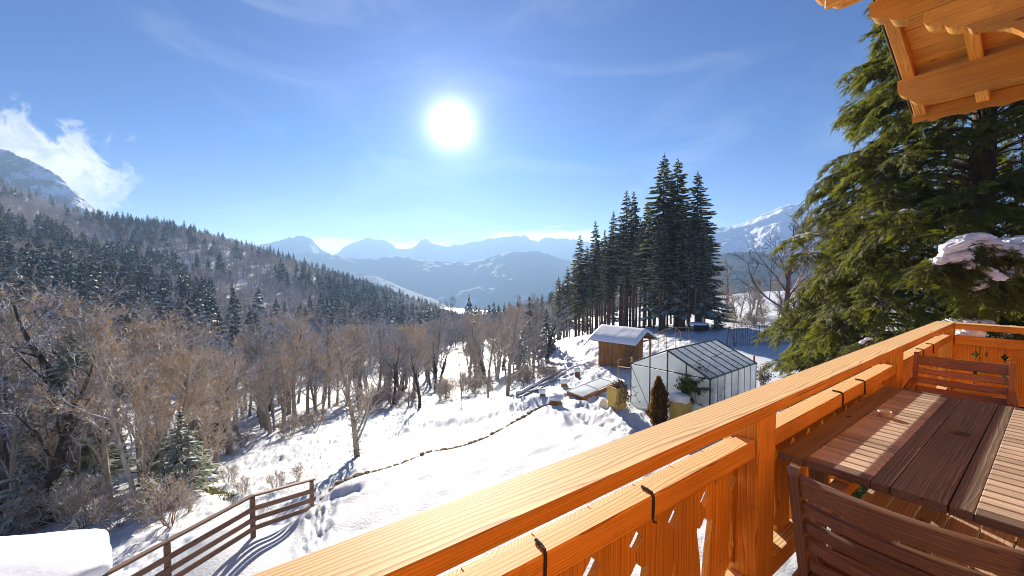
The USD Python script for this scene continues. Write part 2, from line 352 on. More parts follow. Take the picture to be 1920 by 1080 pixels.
CTRL_XYZ = [(-70, 80, -20), (-92, 80, -19), (-45, 60, -19), (-30, 45, -17), (-120, 100, -10), (-60, 120, -25), (-30, 150, -28), (-20, 220, -35),
    (-666, 520, 113), (-486, 480, 54), (-308, 350, 34), (-269, 420, 19), (-250, 520, -18), (-215, 620, -54), (-168, 700, -85), (-107, 800, -112),
    (-250, 250, 12), (-180, 220, -4), (-180, 320, 2), (-400, 330, 50), (-160, 420, -18), (-120, 520, -45), (-90, 300, -30), (-350, 600, 5),
    (-800, 900, 60), (-1500, 1500, 100), (-200, 1200, -130), (-800, 2500, -100), (1500, 2500, -100), (2500, 2500, -50), (-3000, 4000, -150), (3000, 5000, -200), (0, 7000, -380), (-4000, 8000, -300), (5000, 8000, -300),
    (-8, 0, -6.3), (-20, 0, -9), (0, -5, -6), (5, 2, -6), (15, 5, -6), (40, 5, -5.5), (-60, 5, -14), (100, 20, -5), (-150, 20, -2), (-400, 50, 80), (300, 100, -8), (1000, 300, -20), (120, 110, -8), (250, 180, -10), (-1500, 300, 250), (30, 60, -7), (60, 60, -6), (20, 120, -14), (60, 250, -30), (5, 80, -17)]
_c = np.vstack([np.array([at_z(a, b, c) for a, b, c in CTRL_PX]), np.array(CTRL_XYZ, float)])
def _warp(x, y):
    r = np.hypot(x, y)
    return np.stack([np.arctan2(x, y) * 2.2, np.log(np.maximum(r, 3.0))], -1)
_rbf = RBFInterpolator(_warp(_c[:, 0], _c[:, 1]), _c[:, 2] / np.maximum(np.hypot(_c[:, 0], _c[:, 1]), 12.0), kernel='thin_plate_spline', smoothing=2e-4)
EDGE = np.array([at_z(a, b, -6.05)[:2] for a, b in ((601, 921), (671, 892), (762, 863), (801, 850), (873, 822), (916, 806), (974, 781), (1041, 755))])

def smooth01(t):
    t = np.clip(t, 0, 1); return t * t * (3 - 2 * t)

def edge_side(x, y):
    """distance beyond the lawn's stone edge (positive down the slope)"""
    d = EDGE[-1] - EDGE[0]; L = np.linalg.norm(d); d = d / L
    u = (x - EDGE[0, 0]) * d[0] + (y - EDGE[0, 1]) * d[1]
    bend = np.interp(u, *(lambda q: (q[:, 0], q[:, 1]))(np.array([[(p - EDGE[0]) @ d, (p - EDGE[0]) @ np.array([-d[1], d[0]])] for p in EDGE])))
    v = (x - EDGE[0, 0]) * -d[1] + (y - EDGE[0, 1]) * d[0]
    return v - bend, u / L

def H0(x, y):
    x, y = np.asarray(x, float), np.asarray(y, float)
    shp = x.shape; w = _warp(x.ravel(), y.ravel())
    out = np.empty(len(w))
    for k in range(0, len(w), 60000):
        out[k:k + 60000] = _rbf(w[k:k + 60000])
    z = (out * np.maximum(np.hypot(x.ravel(), y.ravel()), 12.0)).reshape(shp)
    # the lawn terrace is level
    e, u = edge_side(x, y)
    r = np.hypot(x, y)
    k = smooth01((-e + 0.1) / 0.8) * smooth01((u + 0.16) / 0.16) * smooth01((24 - r) / 6) * smooth01((r - 5) / 2)
    return z * (1 - k) - 6.03 * k

def footprints():
    r = np.random.default_rng(3); out = []
    line = [(585, 1020), (592, 995), (600, 965), (604, 945), (612, 930), (650, 922), (662, 918)]
    for lane in (-1, 1, 0):
        p = np.array([at_z(a, b, -6.0)[:2] for a, b in line])
        t = np.linspace(0, 1, 46)
        q = np.stack([np.interp(t, np.linspace(0, 1, len(p)), p[:, k]) for k in range(2)], 1)
        q += np.array([0.16, 0.05]) * lane + r.normal(0, 0.045, q.shape)
        out.append(q)
    for line, n in (([(1095, 790), (1150, 800), (1210, 815), (1160, 770), (1110, 760)], 36),):
        p = np.array([at_z(a, b, -6.0)[:2] for a, b in line]); t = np.linspace(0, 1, n)
        out.append(np.stack([np.interp(t, np.linspace(0, 1, len(p)), p[:, k]) for k in range(2)], 1) + r.normal(0, 0.12, (n, 2)))
    return np.vstack(out)
FOOT = footprints()

def detail(x, y):
    """unevenness of the snow, finest near the house"""
    r = np.hypot(x, y)
    p = np.stack([x, y, np.zeros_like(x)], -1)
    e, u = edge_side(x, y)
    along = smooth01((u + 0.15) / 0.1) * smooth01((1.12 - u) / 0.1)
    lawn = smooth01((-e + 0.05) / 0.3)
    near = smooth01((140 - r) / 80)
    out = 0.30 * (meshkit.fbm(p * 0.22, 3, 11) - 0.5) * near * (1 - lawn * along * 0.8)
    rough = smooth01((e - 0.1) / 0.6) * smooth01((75 - r) / 40)
    stretched = np.stack([(x * 0.6 + y * 0.8) * 0.55, (-x * 0.8 + y * 0.6) * 1.5, np.zeros_like(x)], -1)
    out += rough * (0.34 * (meshkit.fbm(stretched * 1.1, 4, 5) - 0.5) + 0.22 * (meshkit.fbm(p * 3.1, 3, 9) - 0.5))
    wl = np.stack([(x * 0.75 + y * 0.66) * 0.8, (-x * 0.66 + y * 0.75) * 2.2, np.zeros_like(x)], -1)
    out += lawn * along * smooth01((40 - r) / 20) * (0.11 * (meshkit.fbm(wl * 0.9, 3, 21) - 0.5) - 0.045 * smooth01((meshkit.noise(wl * 1.7 + 3.3, 2) - 0.62) / 0.3))
    out -= 0.38 * smooth01((e + 0.02) / 0.35) * along * smooth01((30 - r) / 4)
    # trampled and heaped snow about the planters and the frame
    hc = at_z(1140, 745, -6.0)
    g = np.exp(-(((x - hc[0]) / 3.2) ** 2 + ((y - hc[1]) / 4.5) ** 2))
    out += g * 0.55 * (meshkit.fbm(p * 1.9, 4, 31) - 0.45) * (1 - 0.75 * lawn * smooth01((17.0 - y) / 1.0))
    return out

def prints(x, y):
    out = np.zeros_like(x)
    sel = (np.hypot(x, y) < 26) & (np.abs(np.arctan2(x, y)) < 0.8)
    from scipy.spatial import cKDTree
    d, _ = cKDTree(FOOT).query(np.stack([x[sel], y[sel]], -1), distance_upper_bound=0.3)
    out[sel] = -0.09 * np.exp(-(np.minimum(d, 1) / 0.075) ** 2) + 0.02 * np.exp(-((np.minimum(d, 1) - 0.15) / 0.06) ** 2)
    return out

def H(x, y):
    x, y = np.asarray(x, float), np.asarray(y, float)
    return H0(x, y) + detail(x, y)

def hit(px, py, y0=4.0, y1=1200.0):
    """where the ray of a photo pixel meets the ground"""
    d = ray(px, py); ys = np.geomspace(y0, y1, 240)
    p = d[None] * ys[:, None]; below = p[:, 2] < H0(p[:, 0], p[:, 1])
    k = int(np.argmax(below)) if below.any() else len(ys) - 1
    k = min(k + 1, len(ys) - 1)
    a, b = ys[max(k - 3, 0)], ys[k]
    yy = np.linspace(a, b, 24); p = d[None] * yy[:, None]; below = p[:, 2] < H(p[:, 0], p[:, 1])
    k = int(np.argmax(below)) if below.any() else 23
    q = p[k].copy(); q[2] = float(H(q[0:1], q[1:2])[0])
    return q

az = np.radians(np.concatenate([np.arange(-180, -62, 4.0), np.linspace(-62, 62, 1060), np.arange(66, 180, 4.0)]))
rr = np.concatenate([[0.02, 1.0, 2.0], np.geomspace(3.0, 60, 260), np.geomspace(62, 9000, 130)])
A, R_ = np.meshgrid(az, rr)
gx, gy = np.sin(A) * R_, np.cos(A) * R_
gz = H(gx, gy) + prints(gx, gy)
m, n = gx.shape
i, j = np.meshgrid(np.arange(m - 1), np.arange(n), indexing='ij')
j2 = (j + 1) % n
q = np.stack([i * n + j, (i + 1) * n + j, (i + 1) * n + j2, i * n + j2], -1).reshape(-1, 4)
M_SNOW = MAT('snow_ground', {
    'g': ('geometry', {}), 'len': ('vector_math', {'math_type': 'length'}),
    'far': ('map_range', {'range_type': 'smoothstep', 'from_min': 500.0, 'from_max': 1100.0, 'to_min': 0.0, 'to_max': 1.0, 'clamp': True}),
    'fsc': ('mapping', {'scale': (0.0035, 0.0016, 0.004)}), 'fn': ('noise_texture', {'scale': 1.0, 'detail': 7.0, 'roughness': 0.68, 'distortion': 0.3}),
    'fr': ('map_range', {'range_type': 'smoothstep', 'from_min': 0.53, 'from_max': 0.475, 'to_min': 0.0, 'to_max': 1.0, 'clamp': True}),
    'ff': ('math', {'math_type': 'multiply'}),
    'sn': ('noise_texture', {'scale': 0.35, 'detail': 5.0, 'roughness': 0.6}),
    'sr': ('rgb_ramp', {'ramp': [(0.3, (0.60, 0.64, 0.69)), (0.7, (0.71, 0.73, 0.755))]}),
    'c': ('mix', {'mix_type': 'mix', 'color2': (0.022, 0.03, 0.034)}),
    'bn': ('noise_texture', {'scale': 14.0, 'detail': 6.0, 'roughness': 0.7}),
    'bn2': ('noise_texture', {'scale': 90.0, 'detail': 3.0, 'roughness': 0.7}),
    'bm': ('math', {'math_type': 'multiply_add', 'value2': 0.25}),
    'b': ('bump', {'strength': 0.6, 'distance': 0.06}),
    'p': ('principled_bsdf', {'roughness': 0.55, 'specular_ior_level': 0.25}), },
    [('g.position', 'len.vector1'), ('len.value', 'far.value'), ('g.position', 'fsc.vector'), ('fsc.vector', 'fn.vector'), ('fn.fac', 'fr.value'), ('fr.result', 'ff.value1'), ('far.result', 'ff.value2'),
     ('g.position', 'sn.vector'), ('sn.fac', 'sr.fac'), ('sr.color', 'c.color1'), ('ff.value', 'c.fac'), ('c.color', 'p.base_color'),
     ('g.position', 'bn.vector'), ('g.position', 'bn2.vector'), ('bn2.fac', 'bm.value1'), ('bn.fac', 'bm.value3'), ('bm.value', 'b.height'), ('b.normal', 'p.normal')])
mesh_prim('ground', (np.stack([gx, gy, gz], -1).reshape(-1, 3), q), M_SNOW, smooth=True, kind='structure')
M_SNOWCAP = plain('snow_cap', (0.83, 0.85, 0.88), rough=0.5, spec=0.25, var=0.04, scale=3.0, bump=0.3, bscale=12.0)
# ---------------------------------------------------------------- mountains
def mountain_mat(name, forest, rock, snow, line_lo, line_hi, nscale, steep=0.55, patch=0.5):
    """snow lies where the slope is gentle and high; woods and rock elsewhere"""
    return MAT(name, {
        'g': ('geometry', {}), 'sx': ('separate_xyz', {}), 'sp': ('separate_xyz', {}),
        'n1': ('noise_texture', {'scale': nscale, 'detail': 8.0, 'roughness': 0.65}), 'n2': ('noise_texture', {'scale': nscale * 5, 'detail': 6.0, 'roughness': 0.7}),
        'alt': ('map_range', {'from_min': line_lo, 'from_max': line_hi, 'to_min': 0.0, 'to_max': 1.0, 'clamp': True}),
        'a1': ('math', {'math_type': 'multiply_add', 'value2': 1.3, 'value3': -0.65}), 'a2': ('math', {'math_type': 'add'}),
        'ar': ('map_range', {'range_type': 'smoothstep', 'from_min': patch - 0.12, 'from_max': patch + 0.12, 'to_min': 0.0, 'to_max': 1.0, 'clamp': True}),
        's1': ('math', {'math_type': 'multiply_add', 'value2': 0.5, 'value3': -0.25}), 's2': ('math', {'math_type': 'add'}),
        'sr': ('map_range', {'range_type': 'smoothstep', 'from_min': steep - 0.1, 'from_max': steep + 0.08, 'to_min': 0.0, 'to_max': 1.0, 'clamp': True}),
        'mul': ('math', {'math_type': 'multiply'}),
        'low': ('mix', {'mix_type': 'mix', 'color1': forest, 'color2': rock}),
        'c': ('mix', {'mix_type': 'mix', 'color2': snow}),
        'b': ('bump', {'strength': 0.5, 'distance': 12.0}),
        'p': ('principled_bsdf', {'roughness': 0.85, 'specular_ior_level': 0.1})},
        [('g.position', 'n1.vector'), ('g.position', 'n2.vector'), ('g.position', 'sp.vector'), ('g.normal', 'sx.vector'), ('sp.z', 'alt.value'), ('n1.fac', 'a1.value1'), ('alt.result', 'a2.value1'), ('a1.value', 'a2.value2'), ('a2.value', 'ar.value'),
         ('n2.fac', 's1.value1'), ('sx.z', 's2.value1'), ('s1.value', 's2.value2'), ('s2.value', 'sr.value'), ('ar.result', 'mul.value1'), ('sr.result', 'mul.value2'),
         ('alt.result', 'low.fac'), ('low.color', 'c.color1'), ('mul.value', 'c.fac'), ('c.color', 'p.base_color'), ('n2.fac', 'b.height'), ('b.normal', 'p.normal')])

def ridge(name, pts, y, front, back, base, mat, label, rough=0.12, freq=1.0, seed=0, nu=420, nv=60, crest_noise=0.02, power=1.15, yvar=0.0):
    """a mountain body: crest through the photo pixels at depth y, falling to base towards the viewer and away"""
    pts = np.array(pts, float)
    order = np.argsort(pts[:, 0]); pts = pts[order]
    u = np.linspace(0, 1, nu)
    from scipy.interpolate import PchipInterpolator
    pxs = pts[0, 0] + (pts[-1, 0] - pts[0, 0]) * u
    pys = PchipInterpolator(pts[:, 0], pts[:, 1])(pxs)
    depth = y * (1 + yvar * np.sin(u * 5.0 + seed))
    crest = ray(pxs, pys) * depth[:, None]
    v = np.concatenate([-np.linspace(1, 0, nv) ** 1.3, np.linspace(0, 1, nv // 2)[1:]])
    V, I = np.meshgrid(v, np.arange(nu))
    out = np.empty(V.shape + (3,))
    dirs = crest[:, :2] / np.linalg.norm(crest[:, :2], axis=1, keepdims=True)
    dist = np.where(V < 0, V * front, V * back)
    xy = crest[I][..., :2] + dirs[I] * dist[..., None]
    hc = crest[I][..., 2] - base
    p3 = np.stack([xy[..., 0], xy[..., 1], np.full(V.shape, seed * 31.7)], -1) * freq / y
    ridged = 1 - np.abs(2 * meshkit.fbm(p3 * 14, 5, seed) - 1)
    lump = meshkit.fbm(p3 * 6, 5, seed + 9) - 0.5
    fall = (1 - np.abs(V)) ** power
    side = np.sin(np.pi * np.clip(np.abs(V), 0, 1)) ** 0.8
    z = base + hc * (fall + rough * side * (1.6 * (ridged - 0.72) + 1.5 * lump))
    z += hc * crest_noise * (meshkit.fbm(p3 * 90, 4, seed + 5) - 0.5) * (1 - np.abs(V)) * 2
    out[..., :2] = xy; out[..., 2] = z
    i, j = np.meshgrid(np.arange(nu - 1), np.arange(len(v) - 1), indexing='ij'); n = len(v)
    q = np.stack([i * n + j, (i + 1) * n + j, (i + 1) * n + j + 1, i * n + j + 1], -1).reshape(-1, 4)
    mesh_prim(name, (out.reshape(-1, 3), q), mat, smooth=True, kind='structure', label=label)

M_MT_LEFT = mountain_mat('left_mountain', (0.05, 0.055, 0.05), (0.13, 0.125, 0.12), (0.72, 0.75, 0.80), -150, 420, 0.018, steep=0.62, patch=0.50)
M_MT_FAR = mountain_mat('far_ranges', (0.035, 0.045, 0.05), (0.10, 0.105, 0.115), (0.75, 0.78, 0.82), -200, 900, 0.004, steep=0.72, patch=0.62)
M_MT_MID = mountain_mat('wooded_ridges', (0.020, 0.028, 0.030), (0.040, 0.046, 0.050), (0.72, 0.76, 0.80), 100, -420, 0.008, steep=0.72, patch=0.56)
M_MT_WHITE = mountain_mat('snow_peak', (0.025, 0.032, 0.034), (0.12, 0.12, 0.125), (0.82, 0.84, 0.87), -30, 130, 0.012, steep=0.42, patch=0.30)
ridge('left_mountain', [(-260, 330), (-130, 262), (-60, 262), (0, 278), (40, 294), (100, 324), (150, 366), (188, 402), (212, 432), (260, 500), (330, 560)], 980, 330, 500, -100, M_MT_LEFT, None, rough=0.16, seed=3, power=1.0, crest_noise=0.012)
ridge('far_peak', [(330, 500), (400, 462), (432, 446), (470, 462), (508, 455), (545, 446), (562, 443), (578, 445), (600, 466), (640, 486), (700, 500), (760, 520)], 2900, 1000, 700, -300, M_MT_FAR, None, rough=0.12, seed=5)
ridge('far_range', [(540, 520), (590, 498), (632, 474), (656, 457), (690, 447), (722, 450), (752, 468), (774, 464), (793, 447), (815, 458), (835, 461), (900, 451), (980, 442), (1004, 452), (1030, 446), (1060, 448), (1090, 451), (1130, 462), (1200, 470), (1320, 440), (1420, 450)], 3800, 650, 800, -350, M_MT_FAR, None, rough=0.10, seed=8, nu=560)
ridge('wooded_ridge', [(430, 500), (520, 478), (575, 472), (622, 478), (680, 486), (742, 481), (800, 488), (870, 491), (925, 480), (965, 471), (1005, 472), (1060, 488), (1110, 500), (1180, 515), (1300, 530), (1400, 545)], 2450, 1000, 700, -280, M_MT_MID, None, rough=0.14, seed=12, nu=520)
ridge('wooded_spur', [(430, 500), (520, 500), (585, 505), (640, 508), (700, 517), (760, 541), (800, 556), (850, 572)], 1900, 600, 600, -190, M_MT_MID, None, rough=0.12, seed=15)
ridge('wooded_spur', [(960, 600), (1010, 570), (1060, 528), (1120, 506), (1200, 500), (1300, 508), (1420, 520)], 2000, 600, 600, -190, M_MT_MID, None, rough=0.12, seed=17)
ridge('snow_peak', [(1180, 470), (1260, 446), (1300, 440), (1340, 429), (1386, 421), (1440, 399), (1478, 384), (1520, 381), (1545, 384), (1580, 396), (1650, 428), (1760, 452), (1900, 468), (2100, 480)], 1650, 700, 700, -120, M_MT_WHITE, None, rough=0.13, seed=21, nu=520, power=0.95)
ridge('wooded_hill', [(1150, 520), (1250, 492), (1340, 476), (1410, 472), (1455, 478), (1560, 495), (1720, 500), (1900, 490)], 1050, 500, 350, -60, M_MT_MID, None, rough=0.10, seed=25)

# ---------------------------------------------------------------- hazy air
M_HAZE = usdkit.material(stage, '/World/Looks/haze', {'v': ('principled_volume', {'color': (0.38, 0.62, 1.0), 'density': 2.3e-4, 'anisotropy': 0.3})}, [], volume='v.volume')
hz = trimesh.creation.box((19000, 18000, 990)); hz.apply_translation((0, 800, 400 - 495))
mesh_prim('haze', (hz.vertices, hz.faces), M_HAZE, kind='stuff')
# ---------------------------------------------------------------- plants: kinds to copy from
stage.CreateClassPrim('/World/plant_kinds')
def kind_root(name):
    p = f'/World/plant_kinds/{name}'
    UsdGeom.Xform.Define(stage, p)
    return stage.GetPrimAtPath(p)

def bark(name, c1, c2, snow_amt=0.9, snow_from=0.25, snow_to=0.7, scale=9.0):
    return MAT(name, {'tc': ('texture_coordinate', {}), 'g': ('geometry', {}), 'sx': ('separate_xyz', {}), 'm1': ('mapping', {'scale': (1.0, 1.0, 0.25)}),
        'n': ('noise_texture', {'scale': scale, 'detail': 5.0, 'roughness': 0.65}), 'rp': ('rgb_ramp', {'ramp': [(0.3, c1), (0.7, c2)]}),
        'n2': ('noise_texture', {'scale': 3.0, 'detail': 3.0}), 'k': ('math', {'math_type': 'multiply_add', 'value2': 0.9, 'value3': -0.45}), 'ad': ('math', {'math_type': 'add'}),
        's': ('map_range', {'range_type': 'smoothstep', 'from_min': snow_from, 'from_max': snow_to, 'to_min': 0.0, 'to_max': snow_amt, 'clamp': True}),
        'mx': ('mix', {'mix_type': 'mix', 'color2': (0.82, 0.85, 0.9)}), 'p': ('principled_bsdf', {'roughness': 0.85, 'specular_ior_level': 0.15})},
        [('tc.object', 'm1.vector'), ('m1.vector', 'n.vector'), ('n.fac', 'rp.fac'), ('g.normal', 'sx.vector'), ('tc.object', 'n2.vector'), ('n2.fac', 'k.value1'), ('sx.z', 'ad.value1'), ('k.value', 'ad.value2'), ('ad.value', 's.value'),
         ('rp.color', 'mx.color1'), ('s.result', 'mx.fac'), ('mx.color', 'p.base_color')])

def foliage(name, c1, c2, c3=None, transl=0.35, tcol=None, snow=0.0, rough=0.55, rnd=0.25):
    nodes = {'g': ('geometry', {}), 'info': ('object_info', {}), 'rp': ('rgb_ramp', {'ramp': [(0.0, c1), (0.6, c2), (1.0, c3 or c2)]}),
        'rr': ('map_range', {'from_min': 0.0, 'from_max': 1.0, 'to_min': 1 - rnd, 'to_max': 1 + rnd}), 'rm': ('mix', {'mix_type': 'multiply', 'fac': 1.0}),
        'p': ('principled_bsdf', {'roughness': rough, 'specular_ior_level': 0.3}), 't': ('translucent_bsdf', {}), 'mc': ('mix_closure', {'fac': transl}),
        'tm': ('mix', {'mix_type': 'multiply', 'fac': 1.0, 'color2': tcol or (1.5, 1.5, 0.8)})}
    links = [('g.random_per_island', 'rp.fac'), ('info.random', 'rr.value'), ('rp.color', 'rm.color1'), ('rr.result', 'rm.color2')]
    col = 'rm.color'
    if snow:
        nodes.update({'sx': ('separate_xyz', {}), 'n2': ('noise_texture', {'scale': 1.3, 'detail': 4.0}), 'tc': ('texture_coordinate', {}), 'k': ('math', {'math_type': 'multiply_add', 'value2': 1.6, 'value3': -0.8}), 'ad': ('math', {'math_type': 'add'}),
            's': ('map_range', {'range_type': 'smoothstep', 'from_min': 0.30, 'from_max': 0.85, 'to_min': 0.0, 'to_max': snow, 'clamp': True}), 'sm': ('mix', {'mix_type': 'mix', 'color2': (0.78, 0.82, 0.88)})})
        links += [('g.normal', 'sx.vector'), ('tc.object', 'n2.vector'), ('n2.fac', 'k.value1'), ('sx.z', 'ad.value1'), ('k.value', 'ad.value2'), ('ad.value', 's.value'), (col, 'sm.color1'), ('s.result', 'sm.fac')]
        col = 'sm.color'
    links += [(col, 'p.base_color'), (col, 'tm.color1'), ('tm.color', 't.color'), ('p.BSDF', 'mc.closure1'), ('t.BSDF', 'mc.closure2')]
    return MAT(name, nodes, links, surface='mc.closure')

M_BARK_DARK = bark('bark_dark', (0.028, 0.022, 0.018), (0.085, 0.066, 0.050))
M_BARK_GREY = bark('bark_grey', (0.13, 0.108, 0.09), (0.34, 0.295, 0.25), snow_amt=0.9, snow_from=0.12, snow_to=0.6)
M_BARK_TAN = bark('bark_tan', (0.24, 0.185, 0.13), (0.50, 0.41, 0.30), snow_amt=0.85, snow_from=0.22, snow_to=0.72)
M_BARK_RED = bark('bark_red', (0.11, 0.06, 0.045), (0.25, 0.145, 0.11), snow_amt=0.6)
M_BARK_BIRCH = bark('bark_birch', (0.20, 0.16, 0.13), (0.50, 0.45, 0.40), snow_amt=0.6, scale=5.0)
M_BARK_SPRUCE = bark('bark_spruce', (0.085, 0.050, 0.034), (0.22, 0.135, 0.095), snow_amt=0.3, scale=12.0)
M_FROST = bark('frosted_twigs', (0.10, 0.085, 0.085), (0.26, 0.235, 0.235), snow_amt=0.95, snow_from=-0.25, snow_to=0.45)
M_NEEDLE = foliage('spruce_needles', (0.050, 0.060, 0.028), (0.110, 0.120, 0.055), (0.18, 0.18, 0.09), transl=0.5, snow=0.8)
M_NEEDLE_FAR = foliage('forest_needles', (0.034, 0.048, 0.042), (0.075, 0.098, 0.086), (0.15, 0.17, 0.155), transl=0.15, snow=0.95)
M_CYPRESS = foliage('cypress_sprays', (0.09, 0.11, 0.02), (0.20, 0.215, 0.038), (0.34, 0.31, 0.055), transl=0.55, tcol=(2.1, 1.8, 0.5), snow=0.05)
M_LEAF_TAN = foliage('dry_leaves', (0.26, 0.19, 0.12), (0.48, 0.38, 0.26), (0.62, 0.53, 0.40), transl=0.5, tcol=(1.3, 1.1, 0.8))
M_LEAF_ORANGE = foliage('orange_leaves', (0.45, 0.14, 0.012), (0.62, 0.24, 0.02), (0.70, 0.34, 0.03), transl=0.45, tcol=(1.3, 1.1, 0.6))
M_LEAF_GREEN = foliage('shrub_leaves', (0.09, 0.13, 0.02), (0.17, 0.21, 0.035), (0.28, 0.29, 0.06), transl=0.45, tcol=(1.7, 1.6, 0.6))
M_IVY = foliage('ivy', (0.018, 0.032, 0.008), (0.04, 0.062, 0.014), (0.075, 0.09, 0.022), transl=0.3)
M_THUJA = foliage('bronze_thuja', (0.14, 0.085, 0.022), (0.26, 0.17, 0.038), (0.27, 0.23, 0.055), transl=0.5, tcol=(1.5, 1.2, 0.6))
M_DRYSTALK = bark('dry_stalks', (0.075, 0.042, 0.026), (0.19, 0.115, 0.07), snow_amt=0.3)
M_GRASS = foliage('dry_grass', (0.12, 0.10, 0.02), (0.22, 0.19, 0.045), (0.32, 0.25, 0.09), transl=0.3)

M_FROSTLEAF = foliage('frost', (0.16, 0.135, 0.125), (0.44, 0.41, 0.40), (0.70, 0.69, 0.70), transl=0.35, tcol=(1.0, 1.0, 1.0), snow=0.5)

def rotm(axis, ang):
    return Rot.from_rotvec(np.asarray(axis) * ang).as_matrix()

def bare_tree(h, seed, spread=0.45, levels=4, trunk_r=0.022, first=0.28, n1=9, n2=5, n3=5, n4=4, up=0.25, lean=0.0, twig=1.0, wob=0.12, stems=1):
    """trunk, limbs, and twigs of a leafless tree of height h; returns (wood arrays, twig arrays, tips)"""
    r = np.random.default_rng(seed); wood_, tw = MB(), MB(); tips = []
    def limb(p, d, L, rad, n, lvl, curl):
        pts = [p]; d = d / np.linalg.norm(d)
        for k in range(n):
            d = d + r.normal(0, wob, 3) * (1.0 if lvl else 0.5) + np.array([0, 0, curl])
            d /= np.linalg.norm(d); pts.append(pts[-1] + d * L / n)
        return np.array(pts)
    def at(pts, t):
        k = t * (len(pts) - 1); i = min(int(k), len(pts) - 2); f = k - i
        return pts[i] * (1 - f) + pts[i + 1] * f, (pts[i + 1] - pts[i]) / np.linalg.norm(pts[i + 1] - pts[i])
    def side(d, ang):
        a = np.cross(d, r.normal(0, 1, 3)); a /= np.linalg.norm(a)
        return d * math.cos(ang) + a * math.sin(ang)
    for st in range(stems):
        d0 = np.array([lean, 0, 1.0]) + r.normal(0, 0.05 + 0.22 * (stems > 1), 3) * np.array([1, 1, 0])
        hh = h * (1 if st == 0 else r.uniform(0.7, 0.97))
        trunk = limb(np.array([0.0, 0, -0.15 * min(h, 3)]) + r.normal(0, 0.04, 3) * np.array([1, 1, 0]) * (stems > 1), d0, hh * 0.96, 0, 9, 0, 0.10)
        R0 = trunk_r * hh
        wood_.tube(trunk, R0 * np.linspace(1.1, 0.10, len(trunk)) ** 0.9, 7)
        for i in range(n1):
            t = first + (0.96 - first) * (i + r.uniform(0, 0.8)) / n1
            p, d = at(trunk, t); a = side(d, r.uniform(0.55, 1.05))
            L = hh * spread * (1.05 - 0.75 * t) * r.uniform(0.75, 1.2)
            l1 = limb(p, a + np.array([0, 0, up]), L, 0, 6, 1, 0.07)
            r1 = R0 * (1.05 - t) * 0.55 + 0.006
            wood_.tube(l1, r1 * np.linspace(1, 0.2, len(l1)), 5)
            for j in range(n2):
                t2 = 0.22 + 0.76 * (j + r.uniform(0, 0.9)) / n2
                p2, d2 = at(l1, t2); L2 = L * 0.62 * (1.1 - 0.6 * t2) * r.uniform(0.6, 1.2)
                l2 = limb(p2, side(d2, r.uniform(0.5, 1.0)) + np.array([0, 0, up * 0.7]), L2, 0, 4, 2, 0.05)
                wood_.tube(l2, (r1 * 0.42 * (1.1 - t2) + 0.004) * np.linspace(1, 0.25, len(l2)), 3, cap=False)
                for k in range(n3):
                    t3 = 0.15 + 0.82 * (k + r.uniform(0, 0.9)) / n3
                    p3, d3 = at(l2, t3); L3 = (L2 * 0.5 + 0.12) * r.uniform(0.5, 1.1)
                    l3 = limb(p3, side(d3, r.uniform(0.45, 0.95)) + np.array([0, 0, up * 0.5]), L3, 0, 2, 3, 0.04)
                    tw.tube(l3, 0.0045 * twig * h ** 0.35 * np.array([1.15, 0.8, 0.35]), 3, cap=False)
                    tips.append(l3[-1])
                    for m in range(n4):
                        p4, d4 = at(l3, r.uniform(0.1, 0.95)); e = p4 + side(d4, r.uniform(0.4, 0.9)) * L3 * r.uniform(0.3, 0.7) + np.array([0, 0, 0.05 * L3])
                        w = np.cross(e - p4, r.normal(0, 1, 3)); w *= 0.0042 * twig * h ** 0.35 / (np.linalg.norm(w) + 1e-9)
                        tw.add([p4 - w, p4 + w, e], [[0, 1, 2]])
                        tips.append(e)
    return wood_, tw, np.array(tips)

def leaves_at(pts, size, seed, frac=1.0, per=1, spread=0.05):
    r = np.random.default_rng(seed); pts = np.asarray(pts)
    pts = pts[r.random(len(pts)) < frac]
    pts = np.repeat(pts, per, axis=0) + r.normal(0, spread, (len(pts) * per, 3))
    n = len(pts); a = r.normal(0, 1, (n, 3)); a /= np.linalg.norm(a, axis=1, keepdims=True)
    b = np.cross(a, r.normal(0, 1, (n, 3))); b /= np.linalg.norm(b, axis=1, keepdims=True)
    s = size * r.uniform(0.6, 1.3, (n, 1))
    v = np.stack([pts - a * s, pts - b * s * 0.5, pts + a * s, pts + b * s * 0.5], 1).reshape(-1, 3)
    q = np.arange(4 * n).reshape(-1, 4)
    return v, q

